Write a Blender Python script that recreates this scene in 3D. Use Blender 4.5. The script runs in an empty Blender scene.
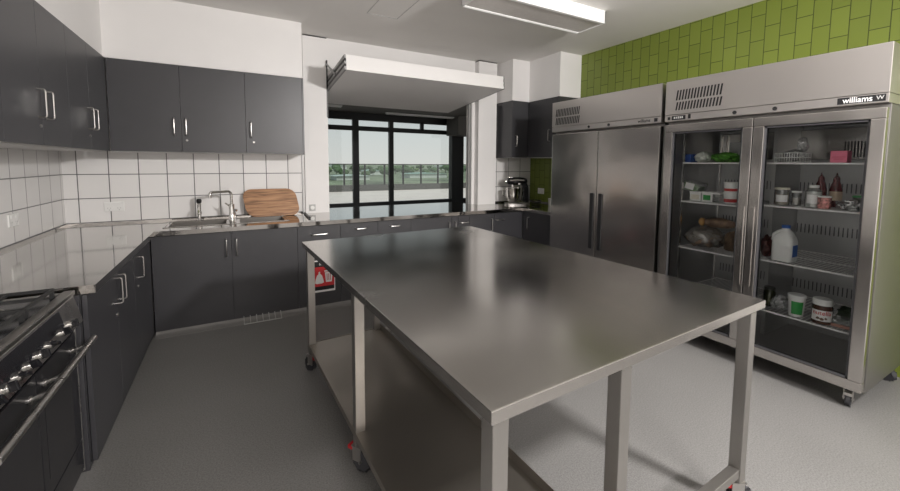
import bpy, bmesh, math, random
from mathutils import Vector, Matrix, noise
random.seed(7)
S = bpy.context.scene
C = S.collection
PI = math.pi

# ------------------------------------------------------------------ camera, sky, lights, exposure
def make_camera():
    cam = bpy.data.cameras.new('camera')
    cam.sensor_width = 36.0
    cam.lens = 389.1 / 900 * 36
    cam.shift_y = -(245.5 - 193.8) / 900
    cam.clip_start = 0.05
    cam.clip_end = 3000
    o = bpy.data.objects.new('camera', cam)
    C.objects.link(o)
    yaw, pitch, roll = .511, -.0788, .0065
    F = Vector((math.sin(yaw) * math.cos(pitch), math.cos(yaw) * math.cos(pitch), math.sin(pitch)))
    R0 = Vector((math.cos(yaw), -math.sin(yaw), 0))
    U0 = R0.cross(F)
    R = R0 * math.cos(roll) + U0 * math.sin(roll)
    U = -R0 * math.sin(roll) + U0 * math.cos(roll)
    m = Matrix((R, U, -F)).transposed().to_4x4()
    m.translation = Vector((1.308, -4.684, 1.484))
    o.matrix_world = m
    S.camera = o
make_camera()
S.view_settings.view_transform = 'Standard'
S.view_settings.look = 'None'
S.view_settings.gamma = 1
S.view_settings.use_curve_mapping = False
S.view_settings.exposure = 0.0

def make_world():
    w = bpy.data.worlds.new('sky')
    S.world = w
    w.use_nodes = True
    nt = w.node_tree
    bg = nt.nodes['Background']
    tc = nt.nodes.new('ShaderNodeTexCoord')
    sp = nt.nodes.new('ShaderNodeSeparateXYZ')
    rp = nt.nodes.new('ShaderNodeValToRGB')
    nt.links.new(tc.outputs['Generated'], sp.inputs[0])
    nt.links.new(sp.outputs['Z'], rp.inputs[0])
    nt.links.new(rp.outputs[0], bg.inputs[0])
    e = rp.color_ramp.elements
    e[0].position = 0.0; e[0].color = (.90, .89, .85, 1)
    e[1].position = .5; e[1].color = (.60, .67, .73, 1)
    n = e.new(.06); n.color = (.84, .86, .84, 1)
    n = e.new(.16); n.color = (.72, .78, .80, 1)
    bg.inputs[1].default_value = .78
make_world()

def area_light(name, loc, target, size, power, size_y=None, col=(1, 1, 1)):
    l = bpy.data.lights.new(name, 'AREA')
    l.energy = power
    l.color = col
    l.shape = 'RECTANGLE' if size_y else 'SQUARE'
    l.size = size
    if size_y: l.size_y = size_y
    o = bpy.data.objects.new(name, l)
    C.objects.link(o)
    o.location = loc
    o.rotation_euler = (Vector(target) - Vector(loc)).to_track_quat('-Z', 'Y').to_euler()
    return o
terrace_fill_sun = bpy.data.lights.new('terrace_fill_sun', 'SUN'); terrace_fill_sun.energy = 2.2; terrace_fill_sun.color = (1, .93, .84); terrace_fill_sun.angle = .2  # weak sun added under an overcast sky to brighten the terrace
so = bpy.data.objects.new('terrace_fill_sun', terrace_fill_sun); C.objects.link(so); so.rotation_euler = (math.radians(38), math.radians(18), 0)
area_light('strobe_light', (3.55, -5.15, 2.40), (2.0, -.9, 1.05), .22, 128, col=(1, .965, .945))
area_light('rear_fill_light', (2.4, -6.6, 2.70), (2.4, -6.6, 0), 1.4, 145, .3, col=(1, .955, .93))  # unseen fill added behind the camera to lift the ambient light

# ------------------------------------------------------------------ helpers
class MB:
    """collects solids in world (or local) coordinates and links them as one mesh object"""
    def __init__(s): s.bm = bmesh.new()
    def box(s, x0, x1, y0, y1, z0, z1, bev=0, M=None):
        g = bmesh.ops.create_cube(s.bm, size=1)['verts']
        for v in g:
            v.co = Vector((x0 + (v.co.x + .5) * (x1 - x0), y0 + (v.co.y + .5) * (y1 - y0), z0 + (v.co.z + .5) * (z1 - z0)))
        if bev:
            ed = list({e for v in g for e in v.link_edges})
            r = bmesh.ops.bevel(s.bm, geom=ed, offset=bev, segments=2, affect='EDGES', profile=.6)
            g = list({v for f in r['faces'] for v in f.verts} | {v for v in g if v.is_valid})
        if M is not None:
            for v in g: v.co = M @ v.co
        return s
    def cyl(s, p0, p1, r, r2=None, n=16):
        p0, p1 = Vector(p0), Vector(p1)
        d = p1 - p0
        g = bmesh.ops.create_cone(s.bm, cap_ends=True, segments=n, radius1=r, radius2=r if r2 is None else r2, depth=d.length)['verts']
        M = Matrix.Translation((p0 + p1) / 2) @ d.to_track_quat('Z', 'Y').to_matrix().to_4x4()
        for v in g: v.co = M @ v.co
        return s
    def tube(s, pts, r, n=8, closed=False):
        pts = [Vector(p) for p in pts]
        N = len(pts)
        rings = []
        up = None
        for i, p in enumerate(pts):
            a = pts[(i - 1) % N] if (i or closed) else p
            b = pts[(i + 1) % N] if (i < N - 1 or closed) else p
            t = (b - a).normalized()
            if up is None:
                up = t.orthogonal().normalized()
            up = (up - t * up.dot(t)).normalized()
            w = t.cross(up)
            rings.append([s.bm.verts.new(p + (up * math.cos(k * 2 * PI / n) + w * math.sin(k * 2 * PI / n)) * r) for k in range(n)])
        for i in range(N if closed else N - 1):
            A, B = rings[i], rings[(i + 1) % N]
            for k in range(n):
                s.bm.faces.new((A[k], A[(k + 1) % n], B[(k + 1) % n], B[k]))
        if not closed:
            s.bm.faces.new(rings[0][::-1]); s.bm.faces.new(rings[-1])
        return s
    def lathe(s, c, prof, n=24, sx=1, sy=1):
        c = Vector(c)
        rings = []
        for r, z in prof:
            if r < 1e-6:
                rings.append([s.bm.verts.new(c + Vector((0, 0, z)))])
            else:
                rings.append([s.bm.verts.new(c + Vector((r * sx * math.cos(k * 2 * PI / n), r * sy * math.sin(k * 2 * PI / n), z))) for k in range(n)])
        for A, B in zip(rings, rings[1:]):
            for k in range(n):
                k2 = (k + 1) % n
                if len(A) == 1 and len(B) == 1: break
                if len(A) == 1: s.bm.faces.new((A[0], B[k2], B[k]))
                elif len(B) == 1: s.bm.faces.new((A[k], A[k2], B[0]))
                else: s.bm.faces.new((A[k], A[k2], B[k2], B[k]))
        return s
    def prism(s, poly, vec, M=None):
        """poly: 3D points of a planar outline, extruded along vec"""
        vec = Vector(vec)
        a = [Vector(p) for p in poly]
        b = [p + vec for p in a]
        if M is not None:
            a = [M @ p for p in a]; b = [M @ p for p in b]
        A = [s.bm.verts.new(p) for p in a]; B = [s.bm.verts.new(p) for p in b]
        s.bm.faces.new(A[::-1]); s.bm.faces.new(B)
        n = len(A)
        for k in range(n): s.bm.faces.new((A[k], A[(k + 1) % n], B[(k + 1) % n], B[k]))
        return s
    def blob(s, c, rad, amp=.15, freq=6, seed=0, sub=3, flat=None):
        g = bmesh.ops.create_icosphere(s.bm, subdivisions=sub, radius=1)['verts']
        for v in g:
            n = noise.noise(v.co * freq * .35 + Vector((seed * 3.1, seed * 1.7, 0))) + .5 * noise.noise(v.co * freq + Vector((seed, 0, seed)))
            p = v.co * (1 + amp * n)
            q = Vector((p.x * rad[0], p.y * rad[1], p.z * rad[2])) + Vector(c)
            if flat is not None and q.z < flat: q.z = flat + .001
            v.co = q
        return s
    def build(s, name, mat, parent=None, smooth=False, label=None, weld=False):
        if weld: bmesh.ops.remove_doubles(s.bm, verts=s.bm.verts, dist=1e-5)
        bmesh.ops.recalc_face_normals(s.bm, faces=s.bm.faces)
        me = bpy.data.meshes.new(name)
        off = Vector((0, 0, 0))
        p = parent
        while p is not None:
            off += p.location; p = p.parent
        if off.length: bmesh.ops.translate(s.bm, verts=s.bm.verts, vec=-off)
        s.bm.to_mesh(me); s.bm.free()
        if smooth:
            for f in me.polygons: f.use_smooth = True
            if smooth == 'auto':
                me.set_sharp_from_angle(angle=math.radians(40))
        me.materials.append(mat)
        o = bpy.data.objects.new(name, me)
        C.objects.link(o)
        if parent is not None: o.parent = parent
        if label: o['label'] = label
        return o

def tag(o, label, cat, group=None):
    o['label'] = label; o['category'] = cat
    if group: o['group'] = group
    return o
def thing(name, label, cat, loc, group=None):
    o = bpy.data.objects.new(name, None)
    C.objects.link(o)
    o.location = loc
    o.empty_display_size = .1
    return tag(o, label, cat, group)
def struct(o):
    o['kind'] = 'structure'; return o
def dup(root, loc=None, label=None, rotz=None):
    def cp(o, par):
        c = o.copy(); C.objects.link(c)
        if par is not None: c.parent = par
        for ch in o.children: cp(ch, c)
        return c
    r = cp(root, None)
    if loc is not None: r.location = loc
    if rotz is not None: r.rotation_euler.z = rotz
    if label: r['label'] = label
    return r
def rrect(w, h, r, n=5):
    out = []
    for cx, cy, a0 in ((w / 2 - r, h / 2 - r, 0), (-w / 2 + r, h / 2 - r, 90), (-w / 2 + r, -h / 2 + r, 180), (w / 2 - r, -h / 2 + r, 270)):
        for k in range(n + 1):
            a = math.radians(a0 + 90 * k / n)
            out.append((cx + r * math.cos(a), cy + r * math.sin(a)))
    return out
def text(name, body, size, mat, parent, fn, sx=1.0, ext=.0006):
    cu = bpy.data.curves.new(name, 'FONT')
    cu.body = body; cu.size = size; cu.align_x = 'CENTER'; cu.align_y = 'CENTER'; cu.extrude = ext; cu.offset = size * .006
    t = bpy.data.objects.new(name + '_tmp', cu)
    C.objects.link(t)
    bpy.context.view_layer.update()
    me = bpy.data.meshes.new_from_object(t.evaluated_get(bpy.context.evaluated_depsgraph_get()))
    bpy.data.objects.remove(t)
    me.name = name
    off = Vector((0, 0, 0)); p = parent
    while p is not None: off += p.location; p = p.parent
    for v in me.vertices: v.co = Vector(fn(v.co.x * sx, v.co.y, v.co.z)) - off
    me.materials.clear(); me.materials.append(mat)
    o = bpy.data.objects.new(name, me)
    C.objects.link(o); o.parent = parent
    return o

# ------------------------------------------------------------------ materials
def principled(name):
    m = bpy.data.materials.new(name); m.use_nodes = True
    return m, m.node_tree, m.node_tree.nodes['Principled BSDF']
def plain(name, col, rough=.5, metal=0, var=.04, scale=30, spec=None, bump=0, bscale=60):
    m, nt, b = principled(name)
    b.inputs['Roughness'].default_value = rough
    b.inputs['Metallic'].default_value = metal
    if spec is not None: b.inputs['Specular IOR Level'].default_value = spec
    n = nt.nodes.new('ShaderNodeTexNoise'); n.inputs['Scale'].default_value = scale; n.inputs['Detail'].default_value = 3
    tc = nt.nodes.new('ShaderNodeTexCoord'); nt.links.new(tc.outputs['Object'], n.inputs['Vector'])
    r = nt.nodes.new('ShaderNodeValToRGB')
    r.color_ramp.elements[0].color = tuple(c * (1 - var) for c in col) + (1,)
    r.color_ramp.elements[1].color = tuple(min(1, c * (1 + var)) for c in col) + (1,)
    r.color_ramp.elements[0].position = .3; r.color_ramp.elements[1].position = .7
    nt.links.new(n.outputs['Fac'], r.inputs[0]); nt.links.new(r.outputs[0], b.inputs['Base Color'])
    if bump:
        n2 = nt.nodes.new('ShaderNodeTexNoise'); n2.inputs['Scale'].default_value = bscale
        nt.links.new(tc.outputs['Object'], n2.inputs['Vector'])
        bp = nt.nodes.new('ShaderNodeBump'); bp.inputs['Strength'].default_value = bump; bp.inputs['Distance'].default_value = .01
        nt.links.new(n2.outputs['Fac'], bp.inputs['Height']); nt.links.new(bp.outputs[0], b.inputs['Normal'])
    return m
def steel(name, col=(.60, .585, .565), r0=.16, r1=.30, grain=(4, 4, 4), smudge=1.6, wave=0.0, wscale=1.6, aniso=0, grainbump=.05):
    m, nt, b = principled(name)
    b.inputs['Metallic'].default_value = 1
    tc = nt.nodes.new('ShaderNodeTexCoord')
    mp = nt.nodes.new('ShaderNodeMapping'); mp.inputs['Scale'].default_value = grain
    nt.links.new(tc.outputs['Object'], mp.inputs[0])
    g = nt.nodes.new('ShaderNodeTexNoise'); g.inputs['Scale'].default_value = 40; g.inputs['Detail'].default_value = 2
    nt.links.new(mp.outputs[0], g.inputs['Vector'])
    s = nt.nodes.new('ShaderNodeTexNoise'); s.inputs['Scale'].default_value = smudge; s.inputs['Detail'].default_value = 2.5
    nt.links.new(tc.outputs['Object'], s.inputs['Vector'])
    mx = nt.nodes.new('ShaderNodeMath'); mx.operation = 'MULTIPLY_ADD'; mx.inputs[1].default_value = .35
    nt.links.new(g.outputs['Fac'], mx.inputs[0]); nt.links.new(s.outputs['Fac'], mx.inputs[2])
    mr = nt.nodes.new('ShaderNodeMapRange')
    mr.inputs['From Min'].default_value = .45; mr.inputs['From Max'].default_value = .9
    mr.inputs['To Min'].default_value = r0; mr.inputs['To Max'].default_value = r1
    nt.links.new(mx.outputs[0], mr.inputs['Value']); nt.links.new(mr.outputs[0], b.inputs['Roughness'])
    r = nt.nodes.new('ShaderNodeValToRGB')
    r.color_ramp.elements[0].color = tuple(c * .93 for c in col) + (1,); r.color_ramp.elements[1].color = tuple(c * 1.05 for c in col) + (1,)
    nt.links.new(g.outputs['Fac'], r.inputs[0]); nt.links.new(r.outputs[0], b.inputs['Base Color'])
    if grainbump < .02:
        for k in (0, 1): r.color_ramp.elements[k].color = tuple(c * (.99 + .02 * k) for c in col) + (1,)
        mx.inputs[1].default_value = .06
        mr.inputs['From Min'].default_value = .33; mr.inputs['From Max'].default_value = .72
    bp = nt.nodes.new('ShaderNodeBump'); bp.inputs['Strength'].default_value = grainbump; bp.inputs['Distance'].default_value = .001
    nt.links.new(g.outputs['Fac'], bp.inputs['Height'])
    if wave:
        w = nt.nodes.new('ShaderNodeTexNoise'); w.inputs['Scale'].default_value = wscale; w.inputs['Detail'].default_value = 1
        nt.links.new(tc.outputs['Object'], w.inputs['Vector'])
        b2 = nt.nodes.new('ShaderNodeBump'); b2.inputs['Strength'].default_value = 1; b2.inputs['Distance'].default_value = wave
        nt.links.new(w.outputs['Fac'], b2.inputs['Height']); nt.links.new(bp.outputs[0], b2.inputs['Normal'])
        nt.links.new(b2.outputs[0], b.inputs['Normal'])
    else:
        nt.links.new(bp.outputs[0], b.inputs['Normal'])
    if aniso: b.inputs['Anisotropic'].default_value = aniso
    return m
def tiles(name, c1, c2, mortar, ua, va, u0, v0, w, h, bond=0, msize=.004, rough=.15, bump=.3):
    m, nt, b = principled(name)
    tc = nt.nodes.new('ShaderNodeTexCoord'); sp = nt.nodes.new('ShaderNodeSeparateXYZ'); nt.links.new(tc.outputs['Object'], sp.inputs[0])
    cb = nt.nodes.new('ShaderNodeCombineXYZ')
    for i, (ax, o) in enumerate(((ua, u0), (va, v0))):
        a = nt.nodes.new('ShaderNodeMath'); a.operation = 'SUBTRACT'; a.inputs[1].default_value = o - 40 * (w if i == 0 else h)
        nt.links.new(sp.outputs[ax], a.inputs[0]); nt.links.new(a.outputs[0], cb.inputs[i])
    br = nt.nodes.new('ShaderNodeTexBrick')
    br.offset = bond; br.offset_frequency = 2; br.squash = 1
    br.inputs['Scale'].default_value = 1; br.inputs['Brick Width'].default_value = w; br.inputs['Row Height'].default_value = h
    br.inputs['Mortar Size'].default_value = msize; br.inputs['Mortar Smooth'].default_value = .1; br.inputs['Bias'].default_value = 0
    br.inputs['Color1'].default_value = c1 + (1,); br.inputs['Color2'].default_value = c2 + (1,); br.inputs['Mortar'].default_value = mortar + (1,)
    nt.links.new(cb.outputs[0], br.inputs['Vector']); nt.links.new(br.outputs['Color'], b.inputs['Base Color'])
    mr = nt.nodes.new('ShaderNodeMapRange'); mr.inputs['To Min'].default_value = rough; mr.inputs['To Max'].default_value = .8
    nt.links.new(br.outputs['Fac'], mr.inputs['Value']); nt.links.new(mr.outputs[0], b.inputs['Roughness'])
    bp = nt.nodes.new('ShaderNodeBump'); bp.inputs['Strength'].default_value = bump; bp.inputs['Distance'].default_value = .003; bp.invert = True
    nt.links.new(br.outputs['Fac'], bp.inputs['Height']); nt.links.new(bp.outputs[0], b.inputs['Normal'])
    return m
def clear(name, tint=(1, 1, 1), gloss=.06, haze=0.0, hazecol=(.8, .8, .8), rough=.02):
    """thin clear sheet: see-through with a Fresnel sheen and, for film, some milkiness"""
    m = bpy.data.materials.new(name); m.use_nodes = True
    nt = m.node_tree; nt.nodes.clear()
    out = nt.nodes.new('ShaderNodeOutputMaterial')
    t = nt.nodes.new('ShaderNodeBsdfTransparent'); t.inputs[0].default_value = tint + (1,)
    g = nt.nodes.new('ShaderNodeBsdfGlossy'); g.inputs['Roughness'].default_value = rough; g.inputs[0].default_value = (.9, .9, .9, 1)
    lw = nt.nodes.new('ShaderNodeFresnel'); lw.inputs[0].default_value = 1.45
    cl = nt.nodes.new('ShaderNodeMath'); cl.operation = 'MULTIPLY_ADD'; cl.inputs[1].default_value = 1.0; cl.inputs[2].default_value = gloss - .04
    cl.use_clamp = True
    nt.links.new(lw.outputs[0], cl.inputs[0])
    mx = nt.nodes.new('ShaderNodeMixShader'); nt.links.new(cl.outputs[0], mx.inputs[0])
    base = t
    if haze:
        d = nt.nodes.new('ShaderNodeBsdfDiffuse'); d.inputs[0].default_value = hazecol + (1,)
        h = nt.nodes.new('ShaderNodeMixShader'); h.inputs[0].default_value = haze
        n = nt.nodes.new('ShaderNodeTexNoise'); n.inputs['Scale'].default_value = 25
        tc = nt.nodes.new('ShaderNodeTexCoord'); nt.links.new(tc.outputs['Object'], n.inputs['Vector'])
        mr = nt.nodes.new('ShaderNodeMapRange'); mr.inputs['To Min'].default_value = haze * .5; mr.inputs['To Max'].default_value = min(1, haze * 1.5)
        nt.links.new(n.outputs['Fac'], mr.inputs['Value']); nt.links.new(mr.outputs[0], h.inputs[0])
        nt.links.new(t.outputs[0], h.inputs[1]); nt.links.new(d.outputs[0], h.inputs[2]); base = h
    nt.links.new(base.outputs[0], mx.inputs[1]); nt.links.new(g.outputs[0], mx.inputs[2]); nt.links.new(mx.outputs[0], out.inputs[0])
    return m
def wood(name):
    m, nt, b = principled(name)
    tc = nt.nodes.new('ShaderNodeTexCoord')
    mp = nt.nodes.new('ShaderNodeMapping'); mp.inputs['Scale'].default_value = (1.2, 5, 16)
    nt.links.new(tc.outputs['Object'], mp.inputs[0])
    n = nt.nodes.new('ShaderNodeTexNoise'); n.inputs['Scale'].default_value = 3.2; n.inputs['Detail'].default_value = 6; n.inputs['Distortion'].default_value = .6
    nt.links.new(mp.outputs[0], n.inputs['Vector'])
    r = nt.nodes.new('ShaderNodeValToRGB')
    r.color_ramp.elements[0].position = .35; r.color_ramp.elements[0].color = (.19, .09, .038, 1)
    r.color_ramp.elements[1].position = .68; r.color_ramp.elements[1].color = (.46, .245, .115, 1)
    k = r.color_ramp.elements.new(.5); k.color = (.34, .17, .075, 1)
    nt.links.new(n.outputs['Fac'], r.inputs[0]); nt.links.new(r.outputs[0], b.inputs['Base Color'])
    b.inputs['Roughness'].default_value = .5
    return m
def floor_mat():
    m, nt, b = principled('floor_vinyl')
    tc = nt.nodes.new('ShaderNodeTexCoord')
    n = nt.nodes.new('ShaderNodeTexNoise'); n.inputs['Scale'].default_value = 140; n.inputs['Detail'].default_value = 3
    n2 = nt.nodes.new('ShaderNodeTexNoise'); n2.inputs['Scale'].default_value = 1.3; n2.inputs['Detail'].default_value = 4
    for q in (n, n2): nt.links.new(tc.outputs['Object'], q.inputs['Vector'])
    a = nt.nodes.new('ShaderNodeMath'); a.operation = 'MULTIPLY_ADD'; a.inputs[1].default_value = .25
    nt.links.new(n2.outputs['Fac'], a.inputs[0]); nt.links.new(n.outputs['Fac'], a.inputs[2])
    r = nt.nodes.new('ShaderNodeValToRGB')
    r.color_ramp.elements[0].position = .42; r.color_ramp.elements[0].color = (.155, .152, .147, 1)
    r.color_ramp.elements[1].position = .82; r.color_ramp.elements[1].color = (.25, .245, .237, 1)
    nt.links.new(a.outputs[0], r.inputs[0]); nt.links.new(r.outputs[0], b.inputs['Base Color'])
    b.inputs['Roughness'].default_value = .42; b.inputs['Specular IOR Level'].default_value = .35
    bp = nt.nodes.new('ShaderNodeBump'); bp.inputs['Strength'].default_value = .12; bp.inputs['Distance'].default_value = .002
    nt.links.new(n.outputs['Fac'], bp.inputs['Height']); nt.links.new(bp.outputs[0], b.inputs['Normal'])
    return m

SINKM = steel('sink_bowl_steel', (.27, .255, .235), .3, .45, (3, 3, 3), 3)
WHITE = plain('white_paint', (.80, .785, .772), .6, var=.015, scale=3)
CEIL = plain('ceiling_paint', (.78, .76, .735), .8, var=.02, scale=2)
FLOOR = floor_mat()
TILE_B = tiles('white_tiles_back', (.80, .785, .772), (.755, .74, .725), (.13, .13, .13), 'X', 'Z', .096, .92, .22, .22)
TILE_L = tiles('white_tiles_left_shaded', (.74, .728, .715), (.67, .66, .648), (.20, .20, .20), 'Y', 'Z', -.06, .92, .22, .22)  # same white tile, darkened in colour for the light's flat angle on this wall
GREEN = tiles('green_tiles', (.185, .235, .036), (.16, .205, .030), (.05, .065, .012), 'Z', 'Y', 2.566, -3.525, .215, .1067, bond=.5, msize=.003, rough=.3)
CHAR = plain('charcoal_laminate', (.036, .0355, .0395), .40, var=.06, scale=5, spec=.75)
CHARD = plain('charcoal_recess', (.02, .02, .022), .6)
MELA = plain('white_melamine', (.55, .54, .53), .5)
BENCH = steel('bench_steel', (.48, .465, .445), .05, .11, (2, 2, 2), 1.5, grainbump=0)
TABLE = steel('table_steel', (.56, .54, .515), .15, .28, (2, 12, 2), 1.4, grainbump=0)
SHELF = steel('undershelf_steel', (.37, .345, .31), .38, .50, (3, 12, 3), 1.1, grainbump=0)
LEG = steel('tube_steel', (.42, .405, .385), .34, .48, (20, 20, 1.5), 3)
FRIDGE = steel('fridge_steel', (.60, .575, .55), .19, .25, (2, 12, 2), 1.2, wave=.012, wscale=2.3, grainbump=0)
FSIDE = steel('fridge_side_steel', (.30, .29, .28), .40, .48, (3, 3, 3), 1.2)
FRIDGEH = steel('fridge_header_steel', (.68, .65, .63), .28, .40, (2, 12, 2), 1.2, wave=.004, wscale=1.5, grainbump=0)
INNER = steel('fridge_liner', (.44, .44, .44), .35, .5, (3, 3, 3), 2)
CHROME = steel('chrome', (.75, .74, .72), .05, .12, (3, 3, 3), 3)
SATIN = steel('satin_metal', (.50, .485, .465), .25, .38, (8, 8, 8), 4)
ALU = plain('aluminium', (.36, .36, .355), .5, .6)
BLACK = plain('black_plastic', (.012, .012, .013), .4)
BLACKG = plain('black_enamel', (.010, .010, .012), .15)
IRON = plain('cast_iron', (.02, .02, .02), .6)
RUBBER = plain('grey_rubber', (.05, .05, .055), .6)
RED = plain('red_plastic', (.50, .02, .025), .4)
WPL = plain('white_plastic', (.80, .80, .78), .4, var=.01)
WPRINT = plain('white_print', (.80, .79, .78), .5)
GREYP = plain('grey_print', (.45, .45, .44), .6)
FRAME = plain('black_frame', (.010, .010, .011), .45)
GLASS = clear('window_glass', (.96, .98, .98), .05)
FGLASS = clear('door_glass', (.97, .98, .98), .018)
RGLASS = clear('railing_glass', (.88, .94, .92), .045)
FILM = clear('plastic_film', (.95, .95, .95), .10, .28, (.75, .76, .77), .15)
CLEARP = clear('clear_plastic', (.94, .95, .94), .10, .15, (.8, .82, .8), .1)
JARG = clear('jar_glass', (.90, .92, .91), .10, .10, (.7, .7, .7), .05)
WOOD = wood('chopping_wood')
DIFF = plain('lamp_diffuser', (.60, .57, .54), .35)
LAMPW = plain('lamp_white', (.86, .86, .85), .45, var=.01)
CONC = plain('concrete', (.66, .62, .575), .85, scale=1.5)
CONCD = plain('concrete_dark', (.10, .10, .095), .85, scale=1.5)

# ------------------------------------------------------------------ room shell
XW, ZC = 5.36, 2.90
def sbox(name, mat, *boxes):
    m = MB()
    for b in boxes: m.box(*b)
    return struct(m.build(name, mat))
sbox('floor', FLOOR, (-.2, XW + .2, -8.0, .3, -.1, 0))
sbox('ceiling', CEIL, (-.2, XW + .2, -8.0, .3, ZC, ZC + .1))
sbox('wall_left', WHITE, (-.2, -.008, -8.0, .3, 0, ZC))
sbox('wall_right', GREEN, (XW, XW + .2, -4.4, .3, 0, ZC))
sbox('wall_right_rear', WHITE, (XW, XW + .2, -8.0, -4.4, 0, ZC))
sbox('wall_front', WHITE, (-.2, XW + .2, -8.2, -8.0, 0, ZC))
sbox('wall_back', WHITE, (-.2, 2.30, 0, .10, 0, ZC), (4.252, XW + .2, 0, .10, 0, ZC), (2.30, 4.252, 0, .10, 2.49, ZC), (2.30, 4.252, 0, .10, 0, .855))
sbox('wall_tiles_left', TILE_L, (-.008, 0, -3.6, 0, .86, 1.60))
sbox('wall_tiles_back', TILE_B, (-.008, 2.00, -.004, 0, .86, 1.60), (4.66, XW, -.004, 0, .86, 1.60))
sbox('wall_bulkhead_left', WHITE, (-.008, .400, -3.6, -.372, 2.346, ZC), (-.008, 1.975, -.372, 0, 2.346, ZC))
sbox('wall_bulkhead_right', WHITE, (4.69, XW, -.380, 0, 2.346, ZC), (4.985, XW, -.965, -.380, 2.346, ZC))
sbox('trim_1', WHITE, (2.035, 2.297, -.022, 0, .9, 2.885))
sbox('trim_2', WHITE, (4.325, 4.63, -.10, 0, .9, 2.885))
sbox('trim_3', ALU, (2.003, 2.018, -.018, 0, .9, 1.60), (2.003, 2.012, -.03, 0, 1.56, 2.343))
sbox('trim_4', ALU, (4.243, 4.2515, .03, .05, .9, 2.49), (4.253, 4.275, -.012, 0, .9, 2.49))
sbox('trim_5', BLACK, (2.288, 2.302, -.024, .02, 2.0, 2.62))
sbox('shadow_gap_strip', BLACK, (2.035, 2.297, -.0225, 0, 2.885, 2.895), (4.325, 4.63, -.1005, 0, 2.885, 2.895))  # black strips paint the shade of the gap between cladding and ceiling

COVE = plain('cove_vinyl', (.235, .23, .222), .45)
cv = MB()
prof = [(0, .032), (-.018, .016), (-.045, .006), (-.085, .0015), (-.085, 0), (0, 0)]
cv.prism([(.70, -.664 + a, b) for a, b in prof], (3.97, 0, 0))
struct(cv.build('baseboard_back', COVE))
ap = MB()
for bx in ((2.475, 2.785, -.966, -.960), (2.475, 2.481, -1.56, -.960), (2.779, 2.785, -1.56, -.960), (2.475, 2.785, -1.56, -1.554)): ap.box(bx[0], bx[1], bx[2], bx[3], 2.898, 2.902)
struct(ap.build('trim_7', GREYP))
# room beyond the servery, glazing, terrace
G = 6.5
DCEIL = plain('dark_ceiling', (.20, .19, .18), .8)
sbox('floor_beyond', plain('timber_floor', (.16, .12, .09), .4), (-2, 10.5, .3, G + .1, -.1, 0))
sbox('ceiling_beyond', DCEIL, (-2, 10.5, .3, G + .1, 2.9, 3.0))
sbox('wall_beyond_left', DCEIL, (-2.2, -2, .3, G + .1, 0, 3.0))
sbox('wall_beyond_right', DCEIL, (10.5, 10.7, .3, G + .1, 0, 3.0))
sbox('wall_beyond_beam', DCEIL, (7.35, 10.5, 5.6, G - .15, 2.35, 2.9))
w1 = struct(MB().box(-2, 10.5, G - .05, G + .05, 2.70, 2.9).box(-2, 10.5, G - .05, G + .05, 2.40, 2.53).box(-2, 10.5, G - .05, G + .05, .0, .31).build('window_1', FRAME))
mm = MB()
for a, b in ((4.36, 4.53), (5.46, 5.59), (-.6, -.45), (1.9, 2.05), (3.1, 3.2)): mm.box(a, b, G - .06, G + .06, 0, 2.8)
for a in (6.50,): mm.box(a, a + .1, G - .05, G + .05, 2.5, 2.75)
for a in (9.1,): mm.box(a, a + .1, G - .05, G + .05, 0, 2.8)
mm.build('window_frame', FRAME, w1)
MB().box(7.58, 8.02, G - .12, G + .10, 0, 2.9).build('window_post', FRAME, w1)
MB().box(-2, 10.5, G - .005, G + .005, .24, 2.7).build('pane', GLASS, w1)
MB().tube([(4.33, G - .07, .72), (4.33, G - .12, .74), (4.33, G - .12, 1.12), (4.33, G - .07, 1.14)], .014).build('door_handle', ALU, w1)
for nm, x0, x1, y0, lab in (('strip_light', 5.15, 7.35, 5.9, 'long white strip light on the dark ceiling beyond the servery'),
                            ('strip_light', 3.1, 3.75, 5.2, 'short white strip light beyond the servery, by its left jamb')):
    t = thing(nm, lab, 'light', ((x0 + x1) / 2, y0, 2.9), 'strip lights beyond the servery')
    MB().box(x0, x1, y0 - .05, y0 + .05, 2.86, 2.9, .004).build('housing', LAMPW, t)
    MB().box(x0 + .02, x1 - .02, y0 - .04, y0 + .04, 2.845, 2.86, .004).build('diffuser', LAMPW, t)
sbox('terrace_floor', CONC, (-12, 26, G + .05, 17.2, -.4, -.14))
sbox('terrace_kerb', CONCD, (-12, 26, 17.0, 17.25, -.4, .21))
YR = 17.1
rail = thing('terrace_railing', 'black post railing with glass panels along the terrace edge', 'railing', (7, YR, .21))
MB().box(-12, 26, YR - .03, YR + .03, 1.36, 1.41).build('top_rail', FRAME, rail)
MB().box(-12, 26, YR - .006, YR + .006, .24, 1.35).build('glass_panel', RGLASS, rail)
for k in range(-6, 16):
    x = 6.76 + 1.175 * k
    MB().box(x - .045, x + .045, YR - .03, YR + .03, .21, 1.37).build('post', FRAME, rail)

# landscape far below the terrace
ZG = -8.0
sbox('ground', plain('far_ground', (.22, .24, .16), .95, var=.6, scale=.03), (-900, 1500, 60, 2500, ZG - 1, ZG))
LEAF = plain('leaf_mass', (.075, .125, .05), .9, var=.5, scale=.6)
LEAF2 = plain('leaf_mass_light', (.15, .22, .075), .9, var=.4, scale=.6)
TRUNK = plain('trunk_bark', (.08, .06, .045), .9)
def mk_tree(h, mat, sd):
    t = thing('tree', '', 'tree', (0, 0, ZG), 'trees beyond the terrace')
    m = MB()
    for i in range(4):
        m.blob((random.uniform(-.22, .22) * h, random.uniform(-.2, .2) * h, ZG + h * random.uniform(.5, .75)), (h * .33, h * .33, h * .28), .45, 5, sd + i, sub=2)
    m.build('crown', mat, t, smooth=True)
    MB().cyl((0, 0, ZG), (0, 0, ZG + h * .5), h * .03, n=8).build('trunk', TRUNK, t)
    return t
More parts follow.
